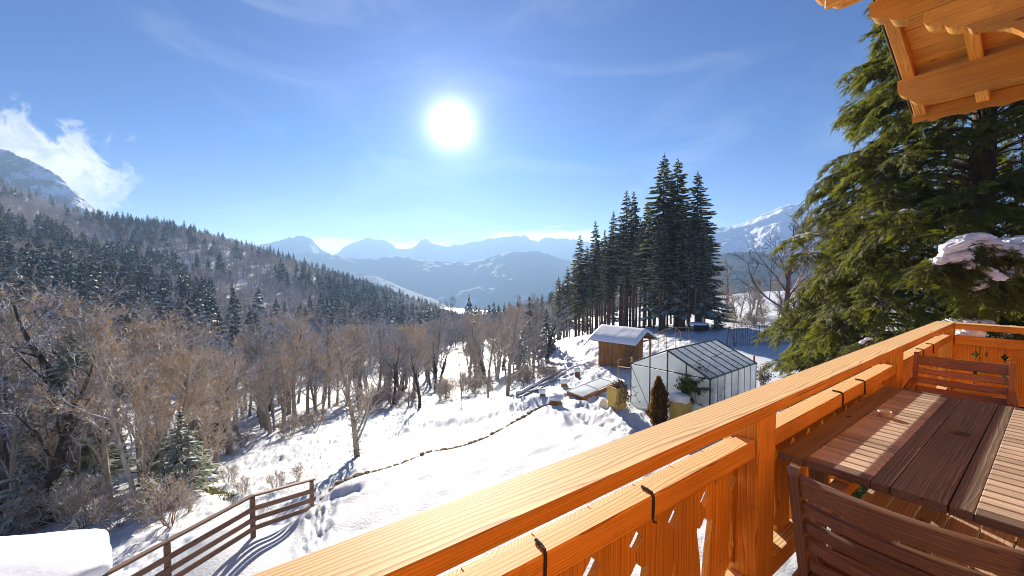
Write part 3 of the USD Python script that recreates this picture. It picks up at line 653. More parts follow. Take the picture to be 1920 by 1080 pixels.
def conifer(h, r0, seed, whorls=26, per=6, leaflets=5, bare=0.0, droop=0.35, top_pow=0.85, dead=0, ragged=0.25, fat=1.0, hang=0.35, snowp=0.55):
    """spruce: trunk, needle sprays on whorled branches, snow lying on them"""
    r = np.random.default_rng(seed); trunk, nd, sn, tw = MB(), MB(), MB(), MB()
    lean = r.normal(0, 0.012, 2)
    def axis(z):
        return np.array([lean[0] * z, lean[1] * z, z])
    zs = np.linspace(-0.4, h, 9)
    trunk.tube([axis(z) for z in zs], 0.0135 * h * np.clip(1 - zs / h, 0.02, 1) ** 0.85 + 0.01, 7)
    for i in range(whorls):
        t = bare + (1 - bare) * (i / (whorls - 1)) ** 0.95
        z = t * h * 0.985
        prof = (1 - (t - bare) / (1 - bare)) ** top_pow
        if bare > 0.2:
            prof *= min(1.0, 0.45 + 2.2 * (t - bare))
        L0 = r0 * prof + 0.03 * h * 0.25
        k = max(3, int(per * (0.5 + 0.6 * prof)))
        a0 = r.uniform(0, 6.28)
        for j in range(k):
            a = a0 + j * 6.283 / k + r.normal(0, 0.25); L = L0 * r.uniform(1 - ragged, 1 + ragged * 0.7)
            if L < 0.12: L = 0.12
            dirh = np.array([math.cos(a), math.sin(a), 0]); s_ = np.array([-dirh[1], dirh[0], 0])
            p0 = axis(max(z + r.uniform(-0.55, 0.55) * h / whorls, 0.02 * h))
            dr = droop * (1.15 - t) + 0.05
            def P(u):
                return p0 + dirh * (L * u) + np.array([0, 0, -dr * L * u + 0.42 * dr * L * u ** 2.2 + 0.10 * L * t * u])
            w = (0.17 * L + 0.06) * fat
            n = leaflets
            tw.add([P(0) + [0, 0, 0.02], P(0) - [0, 0, 0.02], P(0.75)], [[0, 1, 2]])
            tip = P(1.05)
            nd.add([P(0.72) - s_ * w * 0.28, P(0.72) + s_ * w * 0.28, tip], [[0, 1, 2]])
            for m in range(n):
                u = 0.16 + 0.74 * (m + r.uniform(0, 0.7)) / n
                for sg_ in (-1, 1):
                    e = P(min(u + 0.20, 1.05)) + s_ * sg_ * w * (1.25 - 0.8 * u) * r.uniform(0.7, 1.25) - np.array([0, 0, r.uniform(0.05, 0.26) * w + 0.02 + hang * (h / whorls) * r.uniform(0.3, 1.1)])
                    b0, b1 = P(max(u - 0.07, 0.02)), P(u + 0.12)
                    dn = np.array([0, 0, -0.22 * w])
                    nd.add([b0, b1, e, (b0 + b1) / 2 + dn * r.uniform(0.6, 1.6) + s_ * sg_ * w * 0.25 - np.array([0, 0, hang * (h / whorls) * r.uniform(0.5, 1.2)])], [[0, 1, 2], [0, 2, 3]])
            if r.random() < snowp:
                u0 = r.uniform(0.3, 0.6); u1 = min(u0 + r.uniform(0.2, 0.45), 1.0); lift = np.array([0, 0, 0.025 + 0.004 * L])
                sn.add([P(u0) + lift, P((u0 + u1) / 2) + lift * 1.2 - s_ * w * 0.42, P(u1) + lift * 0.8, P((u0 + u1) / 2) + lift * 1.2 + s_ * w * 0.42], [[0, 1, 2], [0, 2, 3]])
    for i in range(dead):
        z = r.uniform(0.10, max(bare, 0.12) * 1.05) * h; a = r.uniform(0, 6.28); L = r.uniform(0.4, 1.5)
        d = np.array([math.cos(a), math.sin(a), r.uniform(-0.35, 0.05)])
        p = axis(z); e = p + d * L; w_ = np.array([0, 0, 0.012])
        tw.add([p - w_, p + w_, e], [[0, 1, 2]])
        for _ in range(3):
            q = p + d * L * r.uniform(0.4, 0.9); e2 = q + r.normal(0, 0.18, 3)
            tw.add([q - w_ * 0.6, q + w_ * 0.6, e2], [[0, 1, 2]])
    return trunk, nd, sn, tw

def conifer_kind(name, needle, barkm, *a, **k):
    t, nd, sn, tw = conifer(*a, **k); root = kind_root(name)
    t.add(*tw.arrays()).build('trunk', barkm, root); nd.build('crown', needle, root); sn.build('snow', M_SNOWCAP, root, kind='stuff')
    return f'/World/plant_kinds/{name}', a[0]

def bare_kind(name, barkm, twigm, h, seed, leaf=None, leaf_size=0.03, leaf_frac=0.5, per=1, ivy=0, **k):
    w, t, tips = bare_tree(h, seed, **k); root = kind_root(name)
    w.build('trunk', barkm, root, smooth=50); t.build('crown', twigm, root)
    if leaf is not None:
        mesh_prim('leaves', leaves_at(tips, leaf_size, seed + 1, leaf_frac, per), leaf, root, kind='stuff')
    if ivy:
        r = np.random.default_rng(seed + 5)
        z = r.uniform(0.02, ivy, 900) * h; a = r.uniform(0, 6.28, 900); rr_ = (0.05 + 0.10 * r.random(900) ** 2) * (0.02 * h / 0.13) * 3.0 * (1.1 - 0.6 * z / (ivy * h))
        mesh_prim('ivy', leaves_at(np.stack([rr_ * np.cos(a), rr_ * np.sin(a), z], 1), 0.06, seed + 2, 1.0, 1, 0.02), M_IVY, root)
    return f'/World/plant_kinds/{name}', h

FC = [conifer_kind(f'forest_conifer_{c}', M_NEEDLE_FAR, M_BARK_DARK, 14.0, r_, 50 + i, whorls=18, per=6, leaflets=4, droop=0.45, fat=1.7, ragged=0.2, hang=0.75, snowp=0.5) for i, (c, r_) in enumerate((('slim', 3.0), ('broad', 4.3), ('ragged', 3.6)))]
FD = [bare_kind(f'frosted_tree_{c}', M_BARK_GREY, M_FROST, 11.0, 70 + i, leaf=M_FROSTLEAF, leaf_size=0.13, leaf_frac=0.8, spread=0.50, n1=12, n2=5, n3=4, n4=3, twig=3.0, first=0.04, trunk_r=0.013) for i, c in enumerate(('round', 'wide', 'tall'))]
BT = [bare_kind('bare_tree_tan', M_BARK_TAN, M_BARK_TAN, 10.0, 91, leaf=M_LEAF_TAN, leaf_size=0.042, leaf_frac=0.85, spread=0.42, n1=13, n2=6, n3=5, n4=4, twig=1.5),
      bare_kind('bare_tree_grey', M_BARK_GREY, M_BARK_GREY, 10.0, 92, spread=0.48, n1=13, n2=6, n3=5, n4=4, twig=1.5),
      bare_kind('bare_tree_slender', M_BARK_GREY, M_BARK_TAN, 10.0, 93, spread=0.30, n1=15, n2=5, n3=5, n4=3, first=0.22, twig=1.4, trunk_r=0.014),
      bare_kind('bare_tree_dark', M_BARK_DARK, M_BARK_GREY, 10.0, 94, spread=0.50, n1=11, n2=6, n3=5, n4=4, first=0.2, twig=1.4, trunk_r=0.028, wob=0.22),
      bare_kind('birch', M_BARK_BIRCH, M_BARK_TAN, 10.0, 95, leaf=M_LEAF_TAN, leaf_size=0.042, leaf_frac=0.85, spread=0.36, n1=15, n2=6, n3=5, n4=4, first=0.3, twig=1.3, trunk_r=0.012, stems=2),
      bare_kind('ivy_tree', M_BARK_GREY, M_BARK_TAN, 10.0, 96, leaf=M_LEAF_TAN, leaf_size=0.035, leaf_frac=0.4, spread=0.46, n1=17, n2=6, n3=5, n4=4, first=0.16, twig=1.8, trunk_r=0.024, up=0.35, ivy=0.5),
      bare_kind('red_tree', M_BARK_RED, M_BARK_RED, 10.0, 97, leaf=M_LEAF_TAN, leaf_size=0.04, leaf_frac=0.2, spread=0.55, n1=12, n2=7, n3=5, n4=4, first=0.2, twig=1.6)]
(TAN, GREY, SLIM, DARK, BIRCH, IVYT, RED) = BT
SHRUB = [bare_kind('bare_shrub', M_BARK_TAN, M_BARK_TAN, 2.0, 101, spread=0.6, n1=4, n2=4, n3=4, n4=3, first=0.1, twig=1.2, trunk_r=0.010, stems=7),
         bare_kind('dry_shrub', M_BARK_RED, M_BARK_TAN, 2.0, 102, leaf=M_LEAF_TAN, leaf_size=0.03, leaf_frac=0.4, spread=0.6, n1=4, n2=4, n3=4, n4=3, first=0.1, twig=1.2, trunk_r=0.009, stems=6)]
SPR = [conifer_kind('spruce_full', M_NEEDLE, M_BARK_SPRUCE, 20.0, 3.2, 111, whorls=60, per=9, leaflets=8, hang=0.26, bare=0.24, droop=0.52, dead=60, top_pow=0.66, ragged=0.5),
       conifer_kind('spruce_tall', M_NEEDLE, M_BARK_SPRUCE, 20.0, 2.6, 112, whorls=48, per=8, leaflets=7, hang=0.26, bare=0.36, droop=0.40, dead=90, top_pow=0.7, ragged=0.55),
       conifer_kind('spruce_thin', M_NEEDLE, M_BARK_SPRUCE, 20.0, 2.3, 113, whorls=42, per=8, leaflets=7, hang=0.26, bare=0.46, droop=0.38, dead=110, top_pow=0.75, ragged=0.55),
       conifer_kind('spruce_wide', M_NEEDLE, M_BARK_SPRUCE, 20.0, 3.5, 114, whorls=60, per=10, leaflets=8, hang=0.26, bare=0.16, droop=0.52, dead=40, top_pow=0.64, ragged=0.5)]
FIR = conifer_kind('young_fir', M_NEEDLE, M_BARK_DARK, 5.0, 1.5, 121, whorls=22, per=8, leaflets=7, droop=0.3, bare=0.12, ragged=0.4)

def put(kindspec, name, label, cat, group, pos, height, rz=None, wide=1.0):
    path, h0 = kindspec
    s = height / h0
    return copy_of(path, name, label, cat, group, pos, rng.uniform(0, 360) if rz is None else rz, (s * wide, s * wide, s))

def plant(kindspec, name, label, cat, px, by, ty, group=None, wide=1.0, dy=0.0):
    """stand a plant on the ground under a photo pixel, with its top at another"""
    p = hit(px, by); h = (by - ty) / 750.0 * p[1]
    return put(kindspec, name, label, cat, group, p - np.array([0, 0, 0.05 + dy]), h, wide=wide)

def plant_at(kindspec, name, label, cat, px, ty, y_, group=None, wide=1.0):
    """a plant at a given depth under a photo column, its top at the pixel"""
    t = at_y(px, ty, y_); g = ground_z(t[0], t[1]); return put(kindspec, name, label, cat, group, (t[0], t[1], g - 0.1), t[2] - g + 0.1, wide=wide)
def ground_z(x, y):
    return float(H(np.array([x]), np.array([y]))[0])

# ---------------------------------------------------------------- forest on the left hillside
fr = np.random.default_rng(17)
cand = []
P_ = np.stack([fr.uniform(-760, 420, 80000), fr.uniform(60, 1000, 80000)], 1)
azp = P_[:, 0] / P_[:, 1]; rad = np.hypot(P_[:, 0], P_[:, 1])
keep = (azp > -1.45) & ((azp < -0.16) | (P_[:, 1] > 118)) & (azp < np.interp(P_[:, 1], [110, 150, 300, 1000], [0.02, 0.2, 0.42, 0.42])) & (rad > 85) & (fr.random(80000) < np.clip(30 / np.sqrt(rad), 0.8, 2.2) / 2.2)
P_ = P_[keep]
cell = {}
for p in P_:
    r_ = math.hypot(*p); sp = np.interp(r_, [80, 200, 500, 900], [3.2, 3.4, 4.6, 6.4]); key = (int(p[0] // sp), int(p[1] // sp), int(sp * 4))
    if key not in cell:
        cell[key] = p
P_ = np.array(list(cell.values())); Z_ = H0(P_[:, 0], P_[:, 1])
cn = meshkit.fbm(np.stack([P_[:, 0] / 70, P_[:, 1] / 70, np.zeros(len(P_))], -1), 3, 41)
upper = smooth01((-P_[:, 0] / P_[:, 1] - 0.95) / 0.15)
is_con = cn + fr.normal(0, 0.07, len(P_)) > 0.515 + 0.12 * upper
hs = np.where(is_con, fr.uniform(8, 17, len(P_)), fr.uniform(5.5, 10.5, len(P_)))
dist = np.hypot(P_[:, 0], P_[:, 1])
# what the camera can see first: nearest on the screen
order = np.argsort(-(hs / dist))
things_ = {True: 0, False: 0}; rest = {True: [], False: []}
for i in order:
    con = bool(is_con[i]); k = int(fr.integers(3))
    pos = (P_[i, 0], P_[i, 1], Z_[i] - 0.3)
    if things_[con] < 300:
        things_[con] += 1
        if con:
            put(FC[k], 'forest_conifer', ('slim', 'broad', 'ragged')[k] + ' snow dusted conifer in the forest on the left hillside', 'conifer', ('slim', 'broad', 'ragged')[k] + ' conifers of the left hillside forest', pos, hs[i], wide=fr.uniform(0.85, 1.15))
        else:
            put(FD[k], 'frosted_tree', ('round', 'wide', 'tall')[k] + ' frosted leafless tree in the forest on the left hillside', 'tree', ('round', 'wide', 'tall')[k] + ' frosted trees of the left hillside forest', pos, hs[i], wide=fr.uniform(0.9, 1.25))
    else:
        rest[con].append((k, pos, hs[i]))

def scatter(name, label, items, kinds, scale_of=1.0):
    """the rest of a wood as one point instancer"""
    pi = UsdGeom.PointInstancer.Define(stage, path_for(name))
    tg = []
    for c, (path, _) in enumerate(kinds):
        pp = f'{pi.GetPath()}/kind_{"abcdef"[c]}'
        x = UsdGeom.Xform.Define(stage, pp); x.GetPrim().GetReferences().AddInternalReference(path); tg.append(pp)
    pi.CreatePrototypesRel().SetTargets([Sdf.Path(t) for t in tg])
    r = np.random.default_rng(99); n = len(items)
    pi.CreateProtoIndicesAttr(Vt.IntArray([int(a[0]) for a in items]))
    pi.CreatePositionsAttr(Vt.Vec3fArray.FromNumpy(np.array([a[1] for a in items], np.float32)))
    ang = r.uniform(0, 2 * np.pi, n)
    pi.CreateOrientationsAttr(Vt.QuathArray([Gf.Quath(float(math.cos(a / 2)), 0, 0, float(math.sin(a / 2))) for a in ang]))
    sc = np.array([[a[2] / kinds[a[0]][1]] * 3 for a in items]); sc[:, :2] *= r.uniform(0.9, 1.2, (n, 1))
    pi.CreateScalesAttr(Vt.Vec3fArray.FromNumpy(sc.astype(np.float32)))
    tag(pi.GetPrim(), label, 'forest', None, 'stuff')
scatter('hillside_conifers', 'dark conifers massed farther up the left hillside', rest[True], FC)
scatter('hillside_frosted_wood', 'frosted leafless wood massed farther up the left hillside', rest[False], FD)
print('forest', things_, len(rest[True]), len(rest[False]))
# ---------------------------------------------------------------- the chalet: balcony, railing, roof (local x along the rail, y outward)
HOUSE_RZ = 35.9
_ch, _sh = math.cos(math.radians(HOUSE_RZ)), math.sin(math.radians(HOUSE_RZ))
def hw(s, n, z):
    return np.array([s * _ch - n * _sh, s * _sh + n * _ch, z])
def to_house(p):
    return np.array([p[0] * _ch + p[1] * _sh, -p[0] * _sh + p[1] * _ch, p[2]])

def timber(name, a, b, w, h, mat, parent, bev=0.006, up=(0, 0, 1), label=None):
    """a squared piece from a to b (local), w across, h high; its own local x is its length"""
    a, b = np.asarray(a, float), np.asarray(b, float)
    L = np.linalg.norm(b - a); x = (b - a) / L
    y = np.cross(up, x); y /= np.linalg.norm(y); z = np.cross(x, y)
    return mesh_prim(name, box_arrays((L, w, h), bev), mat, parent, M=frame(x, y, z, (a + b) / 2), label=label)

def cut_board(name, poly, thick, M, mat, parent, label=None, bev=0.0):
    m = trimesh.creation.extrude_polygon(poly, thick, engine='earcut')
    m.apply_translation((0, 0, -thick / 2))
    return mesh_prim(name, (m.vertices, m.faces), mat, parent, M=M, label=label)

RAIL_T, FLOOR, NI, NO = -0.62, -1.58, 0.796, 0.970
S_END = 7.59
rail = thing('balcony_railing', 'orange varnished larch balcony railing with carved balusters running across the foreground', 'railing', rz=HOUSE_RZ)
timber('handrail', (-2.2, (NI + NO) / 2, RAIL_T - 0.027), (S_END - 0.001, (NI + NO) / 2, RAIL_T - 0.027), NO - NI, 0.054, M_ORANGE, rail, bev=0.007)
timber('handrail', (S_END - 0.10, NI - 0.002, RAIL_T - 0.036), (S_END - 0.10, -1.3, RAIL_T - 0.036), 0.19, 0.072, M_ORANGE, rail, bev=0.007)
posts = [-0.53, 2.07, 4.68]
for s in posts:
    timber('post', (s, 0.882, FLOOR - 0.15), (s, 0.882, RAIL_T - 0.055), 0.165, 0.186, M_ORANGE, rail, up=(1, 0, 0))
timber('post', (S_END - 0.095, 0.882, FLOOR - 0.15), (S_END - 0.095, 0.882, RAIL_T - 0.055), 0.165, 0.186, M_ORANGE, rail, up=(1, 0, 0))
edges = [-2.2] + posts + [S_END - 0.095]
for a, b in zip(edges[:-1], edges[1:]):
    s0_, s1_ = a + (0.095 if a > -2 else 0), b - 0.095
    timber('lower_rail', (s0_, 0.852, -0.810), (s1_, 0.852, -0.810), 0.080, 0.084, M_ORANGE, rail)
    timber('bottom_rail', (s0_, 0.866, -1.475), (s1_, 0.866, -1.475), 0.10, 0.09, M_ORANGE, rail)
GA = [(-.78, .0025), (-.918, .0025), (-.935, .012), (-.962, .033), (-.985, .016), (-1.003, .0025), (-1.045, .0025), (-1.055, .012), (-1.068, .019), (-1.078, .03), (-1.080, .037), (-1.068, .044), (-1.072, .050), (-1.085, .052), (-1.12, .046), (-1.22, .030), (-1.32, .019), (-1.42, .013), (-1.54, .012)]
GB = [(-.78, .0025), (-.918, .0025), (-.935, .012), (-.962, .033), (-.985, .016), (-1.003, .0025), (-1.13, .0025), (-1.19, .008), (-1.25, .016), (-1.275, .020), (-1.30, .015), (-1.335, .002), (-1.35, .004), (-1.362, .020), (-1.375, .034), (-1.40, .040), (-1.45, .036), (-1.54, .030)]
GC = [(-.78, .0025), (-.925, .0025), (-.94, .008), (-.955, .013), (-.972, .035), (-.99, .013), (-1.005, .008), (-1.02, .0025), (-1.13, .0025), (-1.15, .016), (-1.165, .012), (-1.18, .036), (-1.195, .012), (-1.21, .018), (-1.23, .0025), (-1.33, .0025), (-1.36, .02), (-1.40, .0025), (-1.54, .0025)]
def baluster_poly(wd, left, right):
    sh = lambda z: z if z > -0.8 or z < -1.5 else z - 0.022
    wide = lambda g: g if g < 0.006 else g * 1.28
    pts = [(sh(z), -wd / 2 + wide(g)) for z, g in left] + [(sh(z), wd / 2 - wide(g)) for z, g in right[::-1]]
    return sg.Polygon(pts).buffer(0)
PITCH_B = 0.2393
k = 0
for i in range(-12, 28):
    s = 0.974 + PITCH_B * (i + 0.5)
    if s > S_END - 0.28:
        break
    L_, R2 = (GA, GB) if i % 2 else (GB, GA)
    # local x = up along the board
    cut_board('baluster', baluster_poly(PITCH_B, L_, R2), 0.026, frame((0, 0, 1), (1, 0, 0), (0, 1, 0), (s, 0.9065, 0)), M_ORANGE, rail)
# side return at the far end
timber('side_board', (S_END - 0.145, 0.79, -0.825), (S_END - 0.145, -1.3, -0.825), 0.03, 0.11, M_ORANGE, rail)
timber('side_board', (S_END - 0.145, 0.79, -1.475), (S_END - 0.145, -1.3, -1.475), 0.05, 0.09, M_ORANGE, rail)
for i in range(9):
    n = 0.725 + 0.112 - 0.2243 * (i + 0.5) - 0.0
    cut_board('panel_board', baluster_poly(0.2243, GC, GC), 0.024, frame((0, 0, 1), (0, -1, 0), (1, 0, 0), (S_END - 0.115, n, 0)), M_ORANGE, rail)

# black bent hooks lying over the lower rail
M_BLACK = plain('black_iron', (0.018, 0.016, 0.015), rough=0.45, spec=0.5, var=0.2)
hook_where = {0.70: 'nearest to the viewer', 1.19: 'just left of the near post', 3.20: 'by the middle of the table',
    3.68: 'by the far half of the table', 5.69: 'beside the far chair', 6.20: 'last before the corner'}
for s, txt in hook_where.items():
    o = thing('iron_hook', f'black iron hook on the lower rail, {txt}', 'hook', 'black hooks on the lower rail', loc=hw(s, 0, 0), rz=HOUSE_RZ)
    dn = -0.02 if s < 2 else 0.0
    pts = [(0.012, 0.868, -0.7625), (0.010, 0.84, -0.762), (0.006, 0.822, -0.7625), (0.0, 0.811, -0.768), (-0.002, 0.8085, -0.79), (-0.004, 0.8085, -0.845)]
    MB().tube(pts, 0.0052, 6).build('strap', M_BLACK, o, smooth=40)
    MB().tube([(-0.004, 0.8085, -0.845), (-0.004, 0.804, -0.856), (-0.004, 0.796, -0.852)], 0.0046, 6).build('hook_end', M_BLACK, o, smooth=40)

# balcony floor
deck = thing('balcony_floor', 'board floor of the balcony seen under the table and chair', 'floor', rz=HOUSE_RZ)
M_DECK = wood('grey_deck', (0.22, 0.15, 0.10), (0.36, 0.26, 0.18), (0.42, 0.32, 0.24), scale=30.0, rough=0.7, spec=0.2)
for i in range(16):
    n = 0.80 - 0.135 * (i + 0.5)
    timber('plank', (-2.2, n, FLOOR - 0.014), (S_END - 0.2, n, FLOOR - 0.014), 0.127, 0.028, M_DECK, deck, bev=0.003)
for s in np.arange(-2.0, 7.3, 0.9):
    timber('joist', (s, -1.4, FLOOR - 0.12), (s, 0.80, FLOOR - 0.12), 0.09, 0.18, M_ROOFWOOD, deck)

# chalet wall behind the balcony and the post that carries the bracket
M_WALLW = wood('chalet_wall_wood', (0.26, 0.09, 0.02), (0.44, 0.17, 0.035), (0.52, 0.23, 0.06), scale=26.0)
M_PLASTER = plain('white_render', (0.72, 0.70, 0.66), rough=0.85, spec=0.1, var=0.05, bump=0.1)
wall = thing('chalet_wall', 'boarded timber chalet wall behind the balcony above white render', 'house', rz=HOUSE_RZ)
for i in range(22):
    z = FLOOR + 0.10 + 0.20 * i
    timber('wall_board', (-2.4, -1.44, z), (7.4, -1.44, z), 0.05, 0.194, M_WALLW, wall, up=(0, 0, 1))
MB().box((2.5, -1.95, -4.2), (9.8, 0.9, 4.6)).build('lower_storey', M_PLASTER, wall)
timber('corner_post', (5.75, 0.06, FLOOR), (5.75, 0.06, 2.6), 0.16, 0.16, M_ROOFWOOD, wall, up=(1, 0, 0))

# ---------------------------------------------------------------- roof overhang
roof = thing('roof_overhang', 'orange timber underside of the overhanging chalet roof with purlins and carved ends', 'roof', rz=HOUSE_RZ)
SLOPE = 0.378; NV = 1.30; S_EAVE = 7.9
cs = 1 / math.sqrt(1 + SLOPE ** 2); sl = SLOPE * cs
def zb(s):
    return 2.22 + (S_EAVE - s) * SLOPE
def sheared(name, sA, sB, nA, nB, t0, t1, mat, label=None):
    """slab along the roof slope between s and n limits, t0..t1 above the board underside; local x along n"""
    L = nB - nA; W = (sB - sA) / cs; c = np.array([(sA + sB) / 2, (nA + nB) / 2, zb((sA + sB) / 2)])
    nrm = np.array([sl, 0, cs]); sd = np.array([-cs, 0, sl])
    return mesh_prim(name, box_arrays((L, W, t1 - t0), 0.003), mat, roof, M=frame((0, 1, 0), sd, nrm, c + nrm * (t0 + t1) / 2), label=label)
BW = 0.165
for i in range(52):
    s1_ = S_EAVE - i * BW; s0_ = s1_ - BW + 0.003
    sheared('roof_board', s0_, s1_, -3.4, NV - 0.012, 0.0, 0.024, M_ROOFWOOD)
M_ROOFTOP = plain('dark_roof_sheet', (0.05, 0.04, 0.035), rough=0.6, var=0.3)
sheared('roof_sheet', S_EAVE - 52 * BW, S_EAVE + 0.05, -3.4, NV + 0.02, 0.026, 0.06, M_ROOFTOP)
sheared('roof_snow', S_EAVE - 52 * BW, S_EAVE + 0.02, -3.4, NV, 0.062, 0.30, M_SNOWCAP)
for n in (1.21, 0.66, 0.06, -0.54, -1.14, -1.74, -2.34):
    L = (S_EAVE - 0.14 + 0.6) / cs; nrm = np.array([sl, 0, cs]); dirn = np.array([cs, 0, -sl])
    mid = np.array([(S_EAVE - 0.14 - 0.6) / 2, n, zb((S_EAVE - 0.14 - 0.6) / 2)]) - nrm * 0.074
    mesh_prim('rafter', box_arrays((L, 0.11, 0.146), 0.006), M_ROOFWOOD, roof, M=frame(dirn, (0, 1, 0), np.cross(dirn, (0, 1, 0)), mid))
timber('verge_strip', (-0.6, NV + 0.006, zb(-0.6) - 0.02), (S_EAVE, NV + 0.006, zb(S_EAVE) - 0.02), 0.016, 0.08, M_ROOFTOP, roof)
# scalloped eaves board
x = np.linspace(-3.4, NV, 180)
low = 2.045 + 0.035 * np.abs(np.sin((x + 0.1) * np.pi / 0.30)) ** 0.8
poly = sg.Polygon([(a, b) for a, b in zip(x, low)] + [(NV, 2.25), (-3.4, 2.25)])
cut_board('eaves_board', poly, 0.03, frame((0, 1, 0), (0, 0, 1), (1, 0, 0), (S_EAVE - 0.11, 0, 0)), M_ROOFWOOD, roof)

def carved_beam(name, s, top, bottom, n_tip, n_full, wd, n_in=-3.4, label=None, steps=2):
    """purlin along n whose lower outer end is carved in a double curve"""
    pts = [(n_in, bottom), (n_full, bottom)]
    hgt = top - bottom; tipz = top - 0.36 * hgt
    tt = np.linspace(0, 1, 9)
    span = n_tip - n_full
    for j in range(steps):           # ogee steps
        a0, a1 = j / steps, (j + 1) / steps
        for t in tt[1:]:
            u = a0 + (a1 - a0) * t
            z = bottom + (tipz - bottom) * (a0 + (a1 - a0) * (0.15 * t + 0.85 * (1 - math.sqrt(max(0, 1 - t ** 2)))))
            pts.append((n_full + span * u, z))
    pts += [(n_tip, top), (n_in, top)]
    return cut_board(name, sg.Polygon(pts).buffer(0), wd, frame((0, 1, 0), (0, 0, 1), (1, 0, 0), (s + wd / 2, 0, 0)), M_ROOFWOOD, roof, label)
carved_beam('purlin', 6.95, 2.425, 2.10, NV + 0.01, 1.11, 0.18)
carved_beam('purlin', 5.70, 2.90, 2.60, NV + 0.02, 1.02, 0.20)
carved_beam('purlin', 5.71, 2.597, 2.33, 0.90, 0.62, 0.18, label='lower bracket beam with a stepped carved end')
carved_beam('purlin', 5.14, 3.06, 2.76, 1.66, 1.42, 0.16, label='beam end that sticks out past the roof edge')
timber('beam_cover', (5.135, 1.18, 2.79), (5.135, 1.54, 2.79), 0.05, 0.10, M_ROOFWOOD, roof)
# curved bracket under the lower beam
th = np.linspace(0, math.pi / 2, 14)
arc = [(0.13 + 0.52 * math.cos(t) ** 0.9 if t < math.pi / 2 else 0.13, 1.70 + 0.56 * math.sin(t)) for t in th]
arc = [(0.16 + 0.42 * (1 - math.cos(t)), 1.72 + 0.56 * math.sin(t)) for t in th]
poly = sg.Polygon([(0.145, 1.60), (0.16, 1.72)] + arc[1:] + [(0.62, 2.329), (0.145, 2.329)])
cut_board('bracket', poly, 0.15, frame((0, 1, 0), (0, 0, 1), (1, 0, 0), (5.79, 0, 0)), M_ROOFWOOD, roof)
# ---------------------------------------------------------------- table, chairs, bowl
T0, T1, TZ = 2.18, 4.14, -0.865
table = thing('garden_table', 'long weathered teak garden table with slatted leaves along the railing', 'table', rz=HOUSE_RZ)
def leaf(n_hi, n_lo, outer_first):
    ob, ib = (0.10, 0.062) if outer_first else (0.062, 0.10)
    th = 0.036; z = TZ - th / 2
    timber('leaf_edge', (T0, n_hi - ob / 2, z), (T1, n_hi - ob / 2, z), ob - 0.001, th, M_TEAK, table, bev=0.004) if not outer_first else holed_edge(n_hi, ob, th, z)
    timber('leaf_edge', (T0, n_lo + ib / 2, z), (T1, n_lo + ib / 2, z), ib - 0.001, th, M_TEAK, table, bev=0.004)
    a, b = n_lo + ib, n_hi - ob
    for s in (T0 + 0.03, T1 - 0.03):
        timber('leaf_end', (s, a + 0.0005, z), (s, b - 0.0005, z), 0.06, th, M_TEAK, table, bev=0.004)
    nsl = 25; pitch = (T1 - T0 - 0.12) / nsl
    for i in range(nsl):
        s = T0 + 0.06 + pitch * (i + 0.5)
        timber('slat', (s, a + 0.001, z + 0.006), (s, b - 0.001, z + 0.006), pitch - 0.011, 0.022, M_TEAK_SLAT, table, bev=0.003)
def holed_edge(n_hi, ob, th, z):
    poly = sg.box(T0, n_hi - ob, T1, n_hi).difference(affinity.scale(sg.Point(HOLE[0], HOLE[1]).buffer(0.014), 1.5, 1))
    m = trimesh.creation.extrude_polygon(poly, th, engine='earcut'); m.apply_translation((-(T0 + T1) / 2, 0, -th / 2))
    mesh_prim('leaf_edge', (m.vertices, m.faces), M_TEAK, table, M=frame((1, 0, 0), (0, 1, 0), (0, 0, 1), ((T0 + T1) / 2, 0, z)))
HOLE = to_house(at_z(1579, 778, TZ)); HOLE[1] = min(HOLE[1], 0.745)
leaf(0.79, 0.392, True)
leaf(0.230, -0.168, False)
ph = to_house(at_z(1792, 811, TZ))
poly = sg.box(T0 - 0.004, 0.2335, T1 + 0.004, 0.3885).difference(sg.Point(ph[0], 0.311).buffer(0.043, 16))
mcb = trimesh.creation.extrude_polygon(poly, 0.036, engine='earcut'); mcb.apply_translation((-(T0 + T1) / 2, -0.311, -0.018))
mesh_prim('centre_board', (mcb.vertices, mcb.faces), M_TEAK, table, M=frame((1, 0, 0), (0, 1, 0), (0, 0, 1), ((T0 + T1) / 2, 0.311, TZ - 0.018)), label='dark middle board with a round parasol hole')
for n in (0.70, -0.08):
    timber('apron', (T0 + 0.22, n, TZ - 0.085), (T1 - 0.22, n, TZ - 0.085), 0.026, 0.08, M_TEAK, table)
for s in (T0 + 0.24, T1 - 0.24):
    timber('apron', (s, 0.66, TZ - 0.085), (s, -0.04, TZ - 0.085), 0.026, 0.08, M_TEAK, table)
    for n in (0.70, -0.08):
        timber('leg', (s, n, FLOOR), (s, n, TZ - 0.046), 0.065, 0.065, M_TEAK, table, up=(1, 0, 0), bev=0.005)

cup = to_house(at_z(1659, 781, TZ))
prof = [(0.0, 0.0), (0.026, 0.0), (0.030, 0.006), (0.034, 0.030), (0.032, 0.032), (0.029, 0.028), (0.025, 0.010), (0.0, 0.009)]
bowl = trimesh.creation.revolve(np.array(prof), sections=28)
M_CLAY = plain('pale_ceramic', (0.55, 0.42, 0.30), rough=0.4, spec=0.5, var=0.1, scale=40)
o = thing('small_bowl', 'small round pale bowl standing on the table slats', 'bowl', loc=hw(*cup), rz=HOUSE_RZ)
mesh_prim('bowl_body', (bowl.vertices, bowl.faces), M_CLAY, o, smooth=40)
MB().add(*tube_arrays([(0.031 * math.cos(t), 0.031 * math.sin(t), 0.032) for t in np.linspace(0, 2 * math.pi, 25)], 0.0022, 5)).build('rim', M_CLAY, o, smooth=True)

